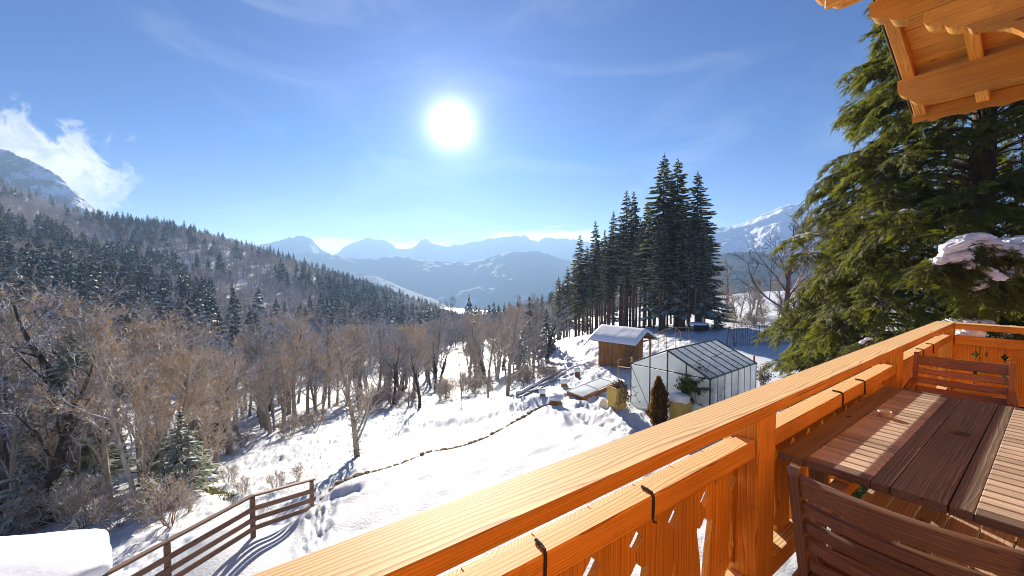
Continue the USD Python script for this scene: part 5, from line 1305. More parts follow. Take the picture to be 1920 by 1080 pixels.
def shrub(name, label, px, by, ty, wpx, leafm, barkm, seed, leaf=0.05, n=900, cat='shrub', stems=7, lo=0.35, z0=None):
    p = gp(px, by) if z0 is None else at_z(px, by, z0); h = (by - ty) / 750 * p[1]; R = wpx / 2 / 750 * p[1]; r = np.random.default_rng(seed); o = thing(name, label, cat, loc=tuple(p)); mb = MB(); tips = []
    for k in range(stems):
        a = r.uniform(0, 6.28); d = np.array([math.cos(a) * R * r.uniform(0.1, 0.6), math.sin(a) * R * r.uniform(0.1, 0.6), h * r.uniform(0.6, 0.95)])
        t = np.linspace(0, 1, 6)[:, None]; main = d * t + np.array([0, 0, 0.12 * h]) * np.sin(t * 3.1) + r.normal(0, 0.01 * h, (6, 3)); main[0] = (r.normal(0, .03), r.normal(0, .03), -0.05)
        mb.tube(main, np.linspace(0.012 * h / 1.8, 0.004, 6), 4)
        for j in range(7):
            q0 = main[r.integers(2, 6)]; e = q0 + r.normal(0, 1, 3) * np.array([R * 0.38, R * 0.38, h * 0.10]) + np.array([0, 0, 0.05 * h]); mb.tube([q0, (q0 + e) / 2 + [0, 0, 0.02], e], [0.005, 0.004, 0.002], 3, cap=False)
            tips += [q0 * (1 - f) + e * f for f in np.linspace(0.3, 1.05, 6)]
    mb.build('stem', barkm, o); tips = np.array(tips)
    if leafm is not None:
        tips = tips[tips[:, 2] > lo * h]; per = max(1, n // len(tips)); mesh_prim('leaves', leaves_at(tips, leaf, seed + 1, 1.0, per, 0.05), leafm, o)
    return o
shrub('green_shrub', 'airy yellow green shrub behind the snow capped planter', 1296, 790, 697, 70, M_LEAF_GREEN, M_DRYSTALK, 71, n=3600, leaf=0.055, stems=9)
shrub('orange_shrub', 'small bright orange leaved shrub beside the greenhouse corner', 1362, 772, 716, 32, M_LEAF_ORANGE, M_DRYSTALK, 72, n=900, leaf=0.06, lo=0.3)
for k, (px, by, ty, wpx, txt) in enumerate(((1318, 790, 690, 22, 'left of the others, at the front corner of the greenhouse'), (1338, 785, 700, 30, 'in front of the right greenhouse wall'), (1352, 770, 700, 22, 'behind the orange shrub'), (1390, 752, 700, 26, 'halfway along the right greenhouse wall'),
        (1404, 748, 682, 20, 'at the far end of the right greenhouse wall'), (1428, 736, 690, 34, 'farthest to the right beside the open snow'))):
    shrub('dead_perennial', f'clump of dead brown stalks {txt}', px, by, ty, wpx, M_DRYSTALK, M_DRYSTALK, 80 + k, leaf=0.05, n=420, cat='plant', stems=13, lo=0.2)
for k, (px, by, ty, txt) in enumerate(((1383, 757, 684, 'nearer of the two stakes beside the greenhouse wall'), (1414, 738, 667, 'farther, taller stake at the end of the greenhouse'))):
    o = thing('garden_stake', 'thick brown wooden stake, ' + txt, 'stake'); p = gp(px, by); pole(o, p - (0, 0, 0.1), at_y(px, ty, p[1]), 0.055, 0.045, name='stake_wood', mat=M_HUT); pole(o, at_y(px - 4, ty + 9, p[1]), at_y(px + 5, ty + 12, p[1]), 0.012, name='wire_peg', mat=M_GHFRAME)

# cold frame
cf = thing('cold_frame', 'low cold frame with sloping clear lids half buried in snow', 'cold frame')
q4 = [gp(1063, 733, -5.82), gp(1125, 709, -5.62), gp(1150, 717, -5.60), gp(1092, 744, -5.82)]
mid0, mid1 = (q4[0] + q4[1]) / 2, (q4[3] + q4[2]) / 2
M_ALU = plain('grey_frame', (0.35, 0.34, 0.32), rough=0.5, var=0.15)
for a, b in ((q4[0], q4[1]), (q4[1], q4[2]), (q4[2], q4[3]), (q4[3], q4[0]), (mid0, mid1)):
    bar('frame_bar', a, b, 0.05, 0.05, M_ALU, cf)
pane([q4[0], mid0, mid1, q4[3]], cf); pane([mid0, q4[1], q4[2], mid1], cf)
bar('side_board', q4[3] - (0, 0, 0.14), q4[2] - (0, 0, 0.20), 0.03, 0.22, M_HUT, cf); bar('side_board', q4[0] - (0, 0, 0.14), q4[3] - (0, 0, 0.14), 0.03, 0.22, M_HUT, cf)

# stick fence with dried climbers
sf = thing('stick_fence', 'dense fence of thin sticks and dried climbers in blue shade behind the greenhouse', 'fence')
r = np.random.default_rng(52); a, b = gp(1374, 650), gp(1482, 646); mbn, lf = MB(), []
for k in range(64):
    t = (k + r.uniform(-0.3, 0.3)) / 63; p = a + (b - a) * t; h = 1.85 + r.normal(0, 0.1)
    pole(sf, p - (0, 0, 0.1), p + (r.normal(0, 0.05), r.normal(0, 0.05), h), 0.013, 0.008, name='stick', mat=M_BARK_DARK)
    for _ in range(16): lf.append(p + (r.normal(0, 0.05), r.normal(0, 0.06), r.uniform(0.1, h)))
for z in (0.5, 1.0, 1.5, 1.85):
    pole(sf, a + (0, 0, z), b + (0, 0, z), 0.010, name='wire', mat=M_BARK_DARK)
mesh_prim('dried_leaves', leaves_at(np.array(lf), 0.045, 53, 1.0, 1, 0.03), M_BARK_DARK, sf)
tp = thing('stick_tipi', 'narrow tipi of brown bean sticks at the back corner of the greenhouse', 'stick tipi'); c = gp(1371, 652); tpz = at_y(1368, 613, c[1])
for k in range(9):
    a = k * 6.28 / 9; pole(tp, c + (0.42 * math.cos(a), 0.3 * math.sin(a), -0.05), tpz + (0.06 * math.cos(a), 0.06 * math.sin(a), 0.05), 0.02, 0.012, name='stick', mat=M_DRYSTALK)
MB().tube([tpz + (0.05 * math.cos(t), 0.05 * math.sin(t), -0.06) for t in np.linspace(0, 6.3, 12)], 0.015, 4).build('binding', M_DRYSTALK, tp)
# compost box under the spruces
cb = thing('compost_box', 'dark slatted compost box with snow on its lid under the big spruces', 'compost box'); p = gp(1316, 621); M_DK = plain('dark_boards', (0.028, 0.024, 0.022), rough=0.85, var=0.3)
for k in range(4): bar('board', p + (-0.85, 0, 0.08 + 0.16 * k), p + (0.85, 0.25, 0.08 + 0.16 * k), 0.04, 0.14, M_DK, cb); bar('board', p + (0.85, 0.28, 0.08 + 0.16 * k), p + (0.6, 1.3, 0.08 + 0.16 * k), 0.04, 0.14, M_DK, cb)
mm = trimesh.creation.icosphere(3, 1.0); v = np.array(mm.vertices); v = np.sign(v) * np.abs(v) ** 0.6 * (0.95, 0.7, 0.14); mesh_prim('snow_lid', (v + p + (0, 0.65, 0.70), mm.faces), M_SNOWCAP, cb, smooth=True)

# logs, stumps and boards at the edge of the garden
def stump(label, px, by, hgt, rad, snow=True):
    p = hit(px, by); o = thing('stump', label, 'tree stump', loc=tuple(p - np.array([0, 0, 0.08])), rz=float(rng.uniform(0, 360)))
    MB().tube([(0, 0, 0), (0.02, 0, hgt * 0.5), (0, 0.02, hgt)], [rad * 1.15, rad, rad * 0.95], 9).build('wood', M_HUT, o)
    if snow:
        m2 = MB(); m2.ball((0, 0, hgt + 0.07), (rad * 1.35, rad * 1.35, 0.16), 2, 0.2, 3); m2.build('snow_cap', M_SNOWCAP, o, smooth=True)
stump('snow capped stump at the upper end of the log, left of the hut', 1082, 706, 0.42, 0.16)
stump('short snow capped stump below the upper one by the log', 1058, 722, 0.22, 0.18)
stump('brown cut stump at the corner of the lawn where the stones end', 1042, 757, 0.30, 0.28)
stump('little snow covered stump on the slope beside the long log', 1017, 740, 0.2, 0.15)
def log(label, a, b, r0, r1, seed):
    A_, B_ = hit(*a), hit(*b); o = thing('log', label, 'log'); t = np.linspace(0, 1, 9)[:, None]; rr_ = np.random.default_rng(seed)
    pts = A_ + (B_ - A_) * t + rr_.normal(0, 0.06, (9, 3)); pts[:, 2] = H(pts[:, 0], pts[:, 1]) + 0.10 + rr_.uniform(0, 0.1, 9)
    MB().tube(pts, np.linspace(r0, r1, 9), 8).build('wood', M_BARK_GREY, o, smooth=True)
    MB().tube(pts[:8] + (0, 0, r0 * 0.7), np.linspace(r0, r1, 9)[:8] * 0.75, 7).build('snow', M_SNOWCAP, o, smooth=True)
log('long snow covered log lying along the garden edge', (968, 745), (1066, 697), 0.13, 0.07, 1)
log('thin fallen branch above the long log', (1010, 728), (1085, 690), 0.06, 0.035, 2)
bd = thing('plank', 'short snow dusted plank lying under the long log', 'plank'); a, b = hit(988, 738), hit(1012, 734)
bar('board', a + (0, 0, 0.1), b + (0, 0, 0.12), 0.25, 0.04, M_HUT, bd); bar('snow_layer', a + (0, 0, 0.145), b + (0, 0, 0.165), 0.22, 0.04, M_SNOWCAP, bd)

# dead grass showing through the snow
def tufts(name, label, regions, seed, n, hgt, mat, cat='grass', width=0.006):
    r = np.random.default_rng(seed); V, F, c = [], [], 0
    for (cx, cy, sx, sy, share) in regions:
        k = int(n * share); px = np.clip(cx + r.normal(0, sx, k), -60, 1900); py = cy + r.normal(0, sy, k)
        for a, b in zip(px, py):
            if b < 700: continue
            p = ray(a, b); y_ = None
            p = _hit_fast(a, b)
            m_ = r.integers(4, 9)
            for _ in range(m_):
                base = p + np.array([r.normal(0, 0.08), r.normal(0, 0.08), -0.03]); d = np.array([r.normal(0, 0.4), r.normal(0, 0.4), 1.0]); L = hgt * r.uniform(0.4, 1.3); e = base + d * L; w = np.array([r.normal(), r.normal(), 0]); w = w / np.linalg.norm(w) * width
                V += [base - w, base + w, e]; F.append((c, c + 1, c + 2)); c += 3
    return mesh_prim(name, (np.array(V), np.array(F)), mat, label=label, category=cat, kind='stuff')
# a table of where the ground lies under the lower half of the photo
_hx, _hy = np.meshgrid(np.linspace(-60, 1900, 99), np.linspace(700, 1100, 41))
_d = ray(_hx, _hy); _ys = np.geomspace(4, 160, 150); _best = np.full(_hx.shape, 160.0); _done = np.zeros(_hx.shape, bool)
for y_ in _ys:
    q_ = _d * y_; below = (q_[..., 2] < H0(q_[..., 0], q_[..., 1])) & ~_done; _best[below] = y_; _done |= below
from scipy.interpolate import RegularGridInterpolator
_hf = RegularGridInterpolator((_hy[:, 0], _hx[0]), _best, bounds_error=False, fill_value=None)
def _hit_fast(a, b):
    y_ = float(_hf((b, a))); q_ = ray(a, b) * y_; return np.array([q_[0], q_[1], ground_at(q_[0], q_[1])])
M_MOSS = foliage('moss_grass', (0.07, 0.07, 0.015), (0.13, 0.125, 0.03), (0.19, 0.165, 0.05), transl=0.3)
tufts('dry_grass', 'dry brown grass poking through the snow on the slope', [(640, 860, 45, 22, 0.28), (560, 890, 60, 20, 0.14), (330, 930, 90, 28, 0.30), (480, 930, 60, 25, 0.14), (700, 830, 50, 20, 0.08), (1000, 745, 30, 10, 0.06)], 3, 620, 0.20, M_GRASS)
tufts('green_grass_patch', 'yellow green grass patch free of snow under the fir', [(395, 916, 22, 6, 1.0)], 5, 900, 0.08, M_MOSS, width=0.014)
# ---------------------------------------------------------------- trees near the house
# left foreground grove: (kind, name, label, category, px, base y, top y, wide)
grove = [
    (BIRCH, 'birch', 'two stemmed birch with tan twigs leaning behind the stair railing', 'birch', 252, 968, 575, 0.95),
    (TAN, 'bare_tree', 'pale slim tan tree left of the two stemmed birch', 'tree', 208, 960, 640, 0.8),
    (BIRCH, 'birch', 'thin pale birch with a crooked stem near the left edge', 'birch', 102, 976, 700, 0.7),
    (DARK, 'bare_tree', 'thick dark trunk with snowy limbs above the snow slab', 'tree', 88, 986, 610, 0.9),
    (DARK, 'bare_tree', 'dark bare oak with bold limbs standing tall behind the birches', 'tree', 172, 915, 505, 1.0),
    (GREY, 'bare_tree', 'wide grey bare tree at the left picture edge', 'tree', 18, 958, 545, 1.1),
    (TAN, 'bare_tree', 'tan twiggy tree to the right of the birches', 'tree', 330, 905, 640, 1.1),
    (TAN, 'bare_tree', 'low tan tree leaning over the small fir', 'tree', 378, 905, 735, 1.3),
    (GREY, 'bare_tree', 'grey bare tree with fine crown behind the tan ones', 'tree', 285, 880, 560, 1.0),
    (SLIM, 'bare_tree', 'slender grey tree left of the fir', 'tree', 312, 942, 700, 0.8),
    (TAN, 'bare_tree', 'bushy tan tree on the left edge above the slab', 'tree', 45, 930, 640, 1.1),
    (SLIM, 'bare_tree', 'slender tree between the dark trunk and the pale one', 'tree', 145, 955, 660, 0.8),
    (GREY, 'bare_tree', 'frosty grey tree above the grove, left of the oak', 'tree', 105, 880, 530, 1.0),
    (GREY, 'bare_tree', 'frosty grey tree above the grove, right of the oak', 'tree', 235, 860, 525, 1.1),
    (TAN, 'bare_tree', 'tan tree at the right end of the grove beside the meadow', 'tree', 405, 868, 690, 1.1),
    (GREY, 'bare_tree', 'bare grey tree behind the right end of the grove', 'tree', 352, 850, 600, 1.0),
    (DARK, 'bare_tree', 'dark twisted tree low at the far left edge', 'tree', -12, 985, 690, 1.1),
]
grove += [
    (TAN, 'bare_tree', 'tall pale tan tree rising over the grove above the snow slab', 'tree', 65, 905, 520, 1.1), (GREY, 'bare_tree', 'tall grey tree with the highest crown at the left edge', 'tree', 8, 880, 500, 1.2),
    (TAN, 'bare_tree', 'pale tan tree between the oak and the two stemmed birch', 'tree', 205, 900, 540, 1.15), (TAN, 'bare_tree', 'broad tan tree filling the grove behind the spreading fir', 'tree', 300, 875, 565, 1.25),
    (TAN, 'bare_tree', 'tan tree with a full crown right of the birch top', 'tree', 268, 905, 600, 1.1), (GREY, 'bare_tree', 'grey tree behind the crooked pale birch', 'tree', 130, 890, 560, 1.1),
    (TAN, 'bare_tree', 'low pale tan tree leaning in from the left edge', 'tree', 30, 965, 720, 1.2), (TAN, 'bare_tree', 'tan tree with spreading crown behind the meadow corner', 'tree', 430, 850, 640, 1.25),
    (GREY, 'bare_tree', 'pale grey tree left of the meadow corner', 'tree', 380, 840, 585, 1.15), (BIRCH, 'birch', 'slim pale birch standing behind the spreading fir', 'birch', 325, 900, 640, 0.8)]
for kd, nm, lb, ct, px, by, ty, wd in grove:
    plant(kd, nm, lb, ct, px, by, ty, wide=wd)
plant(FIR, 'small_fir', 'small spreading dark fir by the green grass patch', 'fir', 344, 930, 765, wide=1.25)
plant(FIR, 'small_fir', 'narrow drooping fir left of the spreading one', 'fir', 300, 930, 770, wide=0.8)
plant(SPR[3], 'ivy_clad_conifer', 'tall dark conifer half hidden behind the pale birches', 'conifer', 150, 925, 610, wide=1.3)
plant(FIR, 'small_fir', 'dark conifer at the far left edge behind the twigs', 'fir', 20, 940, 690, wide=1.1)
plant(FIR, 'small_fir', 'dark fir bush between dark trunk and snow slab', 'fir', 70, 985, 800, wide=1.1)
sr = np.random.default_rng(33)
for k, (px, by, ty) in enumerate(((160, 988, 860), (320, 985, 850), (60, 995, 880), (215, 990, 900), (120, 985, 870), (430, 900, 850), (355, 960, 900), (520, 905, 855), (558, 888, 845), (455, 915, 870), (268, 985, 905))):
    plant(SHRUB[k % 2], 'bare_shrub', 'bare twiggy shrub in the snow beneath the left grove', 'shrub', px, by, ty, group='shrubs under the left grove')
# trees on the slope and beyond
plant(IVYT, 'ivy_tree', 'round bare tree with ivy on its trunk alone on the snowy slope', 'tree', 670, 846, 605, wide=0.95)
plant(DARK, 'bare_tree', 'dark knobbly tree with short thick limbs behind the slope', 'tree', 786, 764, 638, wide=0.9)
plant(SLIM, 'bare_tree', 'thin dark tree close beside the knobbly one', 'tree', 766, 762, 660, wide=0.8)
plant(SLIM, 'bare_tree', 'tall slender bare tree rising above the thicket before the valley', 'tree', 952, 742, 540, wide=1.3)
plant(SLIM, 'bare_tree', 'very thin tree standing at the gap in the thicket', 'tree', 866, 752, 640, wide=0.8)
plant(SLIM, 'bare_tree', 'thin leaning tree right of the snowy gap', 'tree', 915, 746, 610, wide=1.0)
thick = []
for k in range(118):
    px = sr.uniform(380, 1045); by = np.interp(px, [395, 640, 800, 870, 930, 1045], [850, 782, 748, 742, 735, 700]) - abs(sr.normal(0, 30)) - 3
    if 830 < px < 880 and by > 640: by = sr.uniform(640, 655)
    ty = by - sr.uniform(95, 170) * (np.interp(px, [395, 640, 850, 1045], [1.25, 1.0, 0.75, 0.9]) if by > 660 else 0.33)
    if by < 630: continue
    thick.append((px, by, ty))
for k, (px, by, ty) in enumerate(sorted(thick, key=lambda t: -t[1])):
    w_ = ('tan', 'grey', 'grey', 'slender', 'dark', 'reddish')[k % 6]; z_ = 'left of the ivy clad tree' if px < 600 else 'behind the ivy clad tree' if px < 735 else 'around the dark knobbly tree' if px < 845 else 'beside the snowy gap' if px < 915 else 'right of the snowy gap'
    plant((TAN, GREY, GREY, SLIM, DARK, TAN)[k % 6], 'thicket_tree', f'{w_} bare tree in the thicket {z_}', 'tree', px, by, ty, group=f'{w_} thicket trees {z_}', wide=sr.uniform(0.9, 1.3))
for k in range(34):
    px = sr.uniform(420, 1040); by = np.interp(px, [420, 640, 800, 930, 1040], [855, 790, 755, 738, 712]) - abs(sr.normal(0, 8))
    plant(SHRUB[k % 2], 'thicket_shrub', 'low bare shrub at the edge of the thicket', 'shrub', px, by, by - sr.uniform(25, 60), group='shrubs at the thicket edge', wide=1.2)
for k in range(36):
    px = sr.uniform(760, 1050); by = sr.uniform(630, 700) if not 815 < px < 890 else sr.uniform(620, 640)
    plant(FC[k % 3] if k % 2 else GREY, 'valley_conifer' if k % 2 else 'valley_tree', 'dark conifer standing at the head of the valley' if k % 2 else 'bare tree standing at the head of the valley', 'conifer' if k % 2 else 'tree', px, by, by - sr.uniform(45, 85), group='conifers at the head of the valley' if k % 2 else 'bare trees at the head of the valley', wide=1.0)

# spruce stand
spruces = [(1086, 690, 439, 1, 'leftmost tall spruce of the stand, above the hut roof edge'), (1119, 676, 414, 2, 'tall thin spruce with bare trunk behind the hut'), (1152, 664, 396, 1, 'spruce with narrow top in the left half of the stand'),
    (1174, 655, 357, 1, 'tall spruce left of the centre of the stand'), (1190, 650, 359, 2, 'thin spruce with a long bare pale trunk in the middle of the stand'), (1210, 645, 378, 1, 'spruce just left of the big ones'),
    (1243, 628, 287, 0, 'tallest big spruce of the stand'), (1271, 624, 294, 3, 'broad big spruce second in height'), (1311, 618, 320, 3, 'big spruce at the right end of the stand'),
    (1062, 680, 500, 2, 'short spruce at the left end of the stand'), (1049, 676, 518, 1, 'lowest spruce at the left end before the thicket'), (1136, 655, 430, 2, 'spruce half hidden between two tall ones on the left')]
depth_of = lambda px: float(np.interp(px, [1045, 1100, 1140, 1180, 1215, 1240, 1320], [68, 66, 60, 55, 52, 48, 45]))
for px, by, ty, k, lb in spruces:
    plant_at(SPR[k], 'spruce', lb, 'spruce', px, ty, depth_of(px), wide=0.9 if k in (1, 2) else 0.92)
for k in range(72):
    px = sr.uniform(1036, 1325); ty = np.interp(px, [1036, 1090, 1150, 1200, 1300], [555, 470, 420, 395, 400]) + abs(sr.normal(0, 32))
    plant_at(SPR[1 + k % 2], 'spruce', 'thin trunked spruce inside the stand' if k % 2 else 'bare stemmed spruce with a narrow crown inside the stand', 'spruce', px, ty, depth_of(px) + sr.uniform(-3, 9), group='inner spruces of the stand' if k % 2 else 'narrow inner spruces of the stand', wide=0.85)
for k in range(46):
    px = sr.uniform(985, 1345); y_ = sr.uniform(76, 125)
    kk = k % 4
    plant_at((SLIM, GREY, FC[0], SPR[2])[kk], ('backdrop_tree', 'backdrop_tree', 'backdrop_conifer', 'spruce')[kk], ('slender bare tree on the slope behind the spruce stand', 'grey bare tree on the slope behind the spruce stand', 'low conifer on the slope behind the spruce stand', 'thin spruce on the slope behind the stand')[kk], ('tree', 'tree', 'conifer', 'spruce')[kk],
        px, float(np.interp(px, [985, 1060, 1345], [600, 545, 560])) + sr.normal(0, 16), y_, group=('slender trees', 'grey trees', 'low conifers', 'thin spruces')[kk] + ' behind the spruce stand', wide=1.25)
plant(FIR, 'small_fir', 'small fir under the right end of the spruce stand', 'fir', 1346, 617, 576, wide=1.1)
# right of the stand
plant(SLIM, 'bare_tree', 'slender bare tree right of the spruce stand', 'tree', 1364, 600, 482, wide=1.3)
plant(RED, 'red_tree', 'wide reddish bare tree in front of the snowy peak', 'tree', 1468, 618, 405, wide=1.1)
plant(RED, 'red_tree', 'smaller reddish bare tree behind the cypress edge', 'tree', 1525, 610, 420, wide=1.0)
for k in range(16):
    px = sr.uniform(1350, 1520); by = sr.uniform(575, 606)
    plant((GREY, RED, TAN)[k % 3], 'orchard_tree', 'low bare tree beyond the stick fence', 'tree', px, by, by - sr.uniform(35, 75), group='low bare trees beyond the stick fence', wide=1.3)
for k in range(14):
    px = sr.uniform(1340, 1530); by = sr.uniform(592, 612)
    plant(SHRUB[k % 2], 'orchard_shrub', 'bare shrub beyond the stick fence', 'shrub', px, by, by - sr.uniform(18, 34), group='bare shrubs beyond the stick fence', wide=1.3)
# ---------------------------------------------------------------- the big cypress at the right
def spray_mesh(seed, L=0.42, n=9):
    """a flat drooping frond of scale leaves"""
    r = np.random.default_rng(seed); V, F = [], []; c = 0
    t = np.linspace(0, 1, n + 1); spine = np.stack([t * L, 0.05 * L * np.sin(t * 5 + seed), 0.08 * L * np.sin(t * 2.2) - 0.40 * L * t ** 1.8], 1)
    def blade(a, b, w, tilt):
        nonlocal c
        d = b - a; s = np.cross(d, (0, 0, 1)); s /= np.linalg.norm(s) + 1e-9; s = s * w
        m_ = a * 0.45 + b * 0.55 + np.array([0, 0, -0.06 * np.linalg.norm(d)])
        V.extend([a, m_ + s + (0, 0, tilt), b, m_ - s - (0, 0, tilt)]); F.append((c, c + 1, c + 2, c + 3)); c += 4
    for k in range(1, n + 1):
        p = spine[k]; d = spine[k] - spine[k - 1]; d /= np.linalg.norm(d); s = np.array([-d[1], d[0], 0])
        wl = 0.36 * L * (1.08 - t[k]) ** 0.75 * (0.5 + 0.5 * min(1, t[k] * 4))
        for sg_ in (-1, 1):
            e = p + d * wl * r.uniform(0.75, 1.0) + s * sg_ * wl * r.uniform(0.5, 0.85) + np.array([0, 0, -0.30 * wl + r.normal(0, 0.012)])
            blade(p, e, 0.008 + 0.050 * wl, r.normal(0, 0.006))
            q_ = p + (e - p) * 0.5; e2 = q_ + d * wl * 0.5 * r.uniform(0.7, 1.2) + s * sg_ * wl * 0.05 + np.array([0, 0, -0.12 * wl]); blade(q_, e2, 0.006 + 0.04 * wl, r.normal(0, 0.006))
            e3 = q_ + s * sg_ * wl * 0.42 + d * wl * 0.08 + np.array([0, 0, -0.16 * wl]); blade(q_, e3, 0.006 + 0.035 * wl, r.normal(0, 0.006))
    blade(spine[-2], spine[-1] + (spine[-1] - spine[-2]), 0.014, 0)
    return np.array(V), np.array(F)
M_CYWOOD = bark('cypress_wood', (0.05, 0.032, 0.022), (0.12, 0.08, 0.055), snow_amt=0.1)
SPRAYS = [spray_mesh(s) for s in (1, 2, 3, 4)]
def bough(seed, L=1.0):
    """one drooping bough of unit length set with fronds: (wood, fronds)"""
    r = np.random.default_rng(seed); t = np.linspace(0, 1, 8)[:, None]; wood_ = MB(); VV, FF, c = [], [], 0
    main = np.array([1.0, 0, 0]) * L * t + np.array([0, 0, 1.0]) * (0.22 * L * np.sin(t * 2.5) - 0.30 * L * t ** 2.0) + np.array([0, 1, 0]) * 0.05 * np.sin(t * 4 + seed)
    wood_.tube(main, np.linspace(0.016, 0.003, 8), 4, cap=False)
    def put_spray(p, yaw, pitch, roll, s):
        nonlocal c
        V, F = SPRAYS[r.integers(4)]; Rm = rotm((0, 0, 1), yaw) @ rotm((0, 1, 0), pitch) @ rotm((1, 0, 0), roll)
        VV.append(V * s @ Rm.T + p); FF.append(F + c); c += len(V)
    for j in range(15):
        u = 0.18 + 0.8 * (j + r.random()) / 15; i_ = min(int(u * 7), 6); f_ = u * 7 - i_; p = main[i_] * (1 - f_) + main[i_ + 1] * f_
        yaw = (1 if j % 2 else -1) * r.uniform(0.45, 1.1); L2 = 0.42 * L * (1.15 - 0.75 * u) * r.uniform(0.7, 1.2)
        tw = p + np.array([math.cos(yaw), math.sin(yaw), 0]) * L2 * t + np.array([0, 0, 1]) * (0.05 * L2 * np.sin(t * 3) - 0.30 * L2 * t ** 1.8)
        wood_.tube(tw[::2], np.linspace(0.006, 0.002, 4), 3, cap=False)
        for k in range(6):
            v = 0.2 + 0.8 * (k + r.random()) / 6; q_ = tw[min(int(v * 7), 7)]
            put_spray(q_, yaw + r.normal(0, 0.5), r.uniform(-0.2, 0.55), r.normal(0, 0.6), r.uniform(0.24, 0.52))
    for k in range(4):
        put_spray(main[-1 - k // 2], r.normal(0, 0.4), r.uniform(0.1, 0.6), r.normal(0, 0.5), r.uniform(0.4, 0.7))
    return wood_, (np.vstack(VV), np.vstack(FF))
BOUGHS = []
for k in range(4):
    w_, fo = bough(300 + k); root = kind_root('cypress_bough_' + 'abcd'[k]); w_.build('wood', M_CYWOOD, root); mesh_prim('fronds', fo, M_CYPRESS, root); BOUGHS.append(str(root.GetPath()))
def cypress(name, label, base, height, prof, seed, nb=600, cat='cypress', extra=()):
    r = np.random.default_rng(seed); o = thing(name, label, cat, loc=tuple(base))
    zt = np.linspace(-0.3, height, 10); trunk = np.stack([0.05 * np.sin(zt * 0.7), 0.05 * np.cos(zt * 0.5), zt], 1)
    MB().tube(trunk, 0.30 * (1 - zt / (height * 1.03)) ** 0.8 * height / 15, 9).build('trunk', M_BARK_DARK, o, smooth=True)
    pos, quat, sc, idx = [], [], [], []
    limbs = MB()
    for k in range(nb):
        z = height * (0.02 + 0.96 * ((k + r.random()) / nb) ** 1.10); a = r.uniform(0, 6.283); R = prof(z / height) * r.uniform(0.70, 1.10)
        d = np.array([math.cos(a), math.sin(a), 0]); t = np.linspace(0, 1, 7)[:, None]
        pts = np.array([0, 0, z]) + d * R * t + np.array([0, 0, 1.0]) * (0.24 * R * np.sin(t * 2.6) - 0.26 * R * t ** 2.0)
        limbs.tube(pts, np.linspace(0.030, 0.006, 7) * (0.5 + R / 6), 4, cap=False)
        m_ = 2 + int(R * 1.1)
        for j in range(m_):
            u = 0.30 + 0.62 * (j + r.random()) / m_ if j else 0.72
            p = pts[min(int(u * 6), 5)] * (1 - (u * 6) % 1) + pts[min(int(u * 6) + 1, 6)] * ((u * 6) % 1)
            yaw = a + (r.normal(0, 0.35) if j == 0 else r.choice([-1, 1]) * r.uniform(0.2, 1.0)); s = (0.55 + 0.22 * R) * r.uniform(0.75, 1.2) * (1.1 - 0.3 * u)
            q = Rot.from_matrix(rotm((0, 0, 1), yaw) @ rotm((0, 1, 0), r.uniform(-0.05, 0.5)) @ rotm((1, 0, 0), r.normal(0, 0.25))).as_quat()
            pos.append(p); quat.append(q); sc.append(s); idx.append(int(r.integers(4)))
    for p, yaw, s in extra:
        q = Rot.from_matrix(rotm((0, 0, 1), yaw) @ rotm((0, 1, 0), r.uniform(0.0, 0.3)) @ rotm((1, 0, 0), r.normal(0, 0.2))).as_quat()
        pos.append(np.asarray(p)); quat.append(q); sc.append(s); idx.append(int(r.integers(4)))
    limbs.build('branches', M_CYWOOD, o)
    pi = UsdGeom.PointInstancer.Define(stage, path_for('foliage', str(o.GetPath()))); tg = []
    for c_, path in enumerate(BOUGHS):
        pp = f'{pi.GetPath()}/kind_{"abcd"[c_]}'; UsdGeom.Xform.Define(stage, pp).GetPrim().GetReferences().AddInternalReference(path); tg.append(Sdf.Path(pp))
    pi.CreatePrototypesRel().SetTargets(tg); pi.CreateProtoIndicesAttr(Vt.IntArray(idx)); pi.CreatePositionsAttr(Vt.Vec3fArray.FromNumpy(np.array(pos, np.float32)))
    pi.CreateOrientationsAttr(Vt.QuathArray([Gf.Quath(float(q[3]), float(q[0]), float(q[1]), float(q[2])) for q in quat]))
    s_ = np.array(sc)[:, None] * np.ones((1, 3)); pi.CreateScalesAttr(Vt.Vec3fArray.FromNumpy(s_.astype(np.float32)))
    tag(pi.GetPrim(), kind='stuff')
    return o
cyb = np.array([10.35, 8.9, 0.0]); cyb[2] = -6.1
CH = 17.5
def cprof(t):
    return float(np.interp(t, [0, 0.1, 0.23, 0.29, 0.40, 0.49, 0.59, 0.67, 0.8, 0.93, 1.0], [2.4, 3.1, 3.55, 3.5, 2.8, 2.45, 2.2, 1.85, 1.15, 0.5, 0.1]))
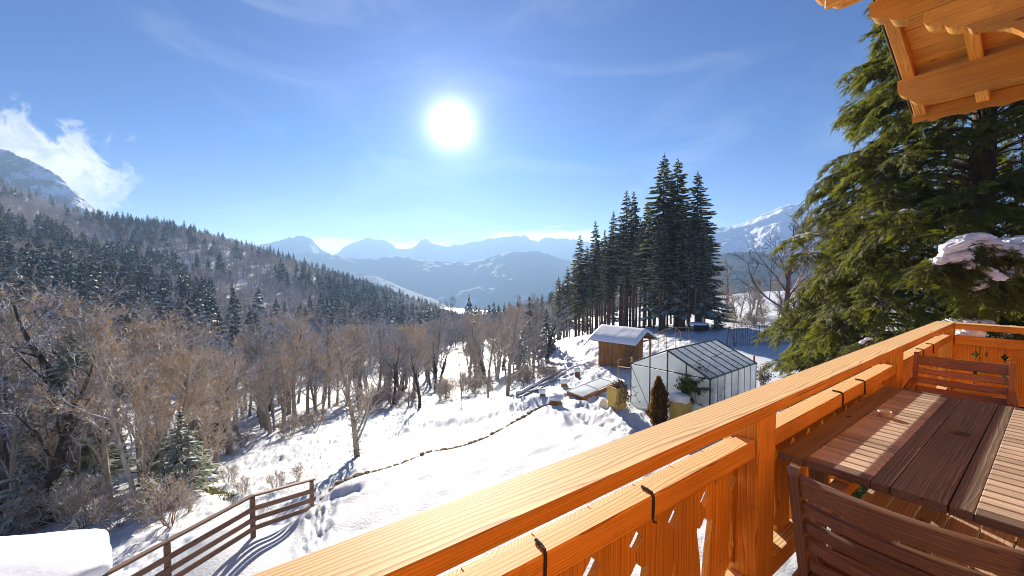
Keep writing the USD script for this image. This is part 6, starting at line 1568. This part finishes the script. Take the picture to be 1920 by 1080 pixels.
# snow lying in pads on the outer boughs
sn = MB(); r = np.random.default_rng(77); EXTRA = []
def snow_clump(px, py, y_, w, n):
    """pads of snow along a few boughs that reach out from the trunk"""
    m_ = max(1, n // 4); U = w / 750 * y_
    for b in range(m_):
        c = at_y(px + r.normal(0, w * 0.30), py + r.normal(0, w * 0.10), y_ - 0.12 + r.normal(0, 0.12)) - cyb
        d = np.array([c[0], c[1], 0]); d = d / np.linalg.norm(d); yaw = math.atan2(d[1], d[0]) + r.normal(0, 0.35); d = np.array([math.cos(yaw), math.sin(yaw), 0])
        EXTRA.append((c - d * 0.45 - np.array([0, 0, 0.04]), yaw, r.uniform(0.8, 1.1)))
        for k in range(5):
            t = k / 4 - 0.5; q_ = c + d * t * U * 0.75 + np.array([-d[1], d[0], 0]) * r.normal(0, 0.07 * U) + np.array([0, 0, -0.20 * U * (t + 0.5) ** 2 + 0.07])
            s = U * r.uniform(0.11, 0.20); mm = trimesh.creation.icosphere(3, 1.0); v = np.array(mm.vertices)
            v = v * (1 + 0.8 * (meshkit.fbm(v * 2.2 + r.uniform(0, 99), 3, 1)[:, None] - 0.5)); v[:, 2] = np.where(v[:, 2] < 0, v[:, 2] * 0.5, v[:, 2])
            v = v * (s * 1.5, s * 0.95, s * 0.62) @ rotm((0, 1, 0), 0.35 * (t + 0.5)).T @ rotm((0, 0, 1), yaw).T
            sn.add(v + q_, mm.faces)
for px, py, y_, w, n in ((1880, 466, 6.2, 100, 44), (1805, 490, 6.2, 66, 24), (1752, 492, 6.3, 46, 14), (1850, 512, 6.0, 80, 26), (1905, 528, 6.1, 50, 12), (1835, 545, 6.0, 44, 8), (1535, 440, 8.6, 40, 10), (1520, 478, 8.5, 24, 5), (1625, 407, 8.0, 26, 5), (1620, 640, 7.0, 24, 5),
        (1845, 624, 5.7, 86, 30), (1890, 628, 5.7, 50, 14), (1690, 400, 7.4, 14, 4)):
    snow_clump(px, py, y_, w, n)
cy = cypress('cypress', 'huge drooping green cypress filling the right side beyond the railing', cyb, CH, cprof, 201, nb=560, extra=EXTRA)
sn.build('snow', M_SNOWCAP, cy, smooth=True, kind='stuff')
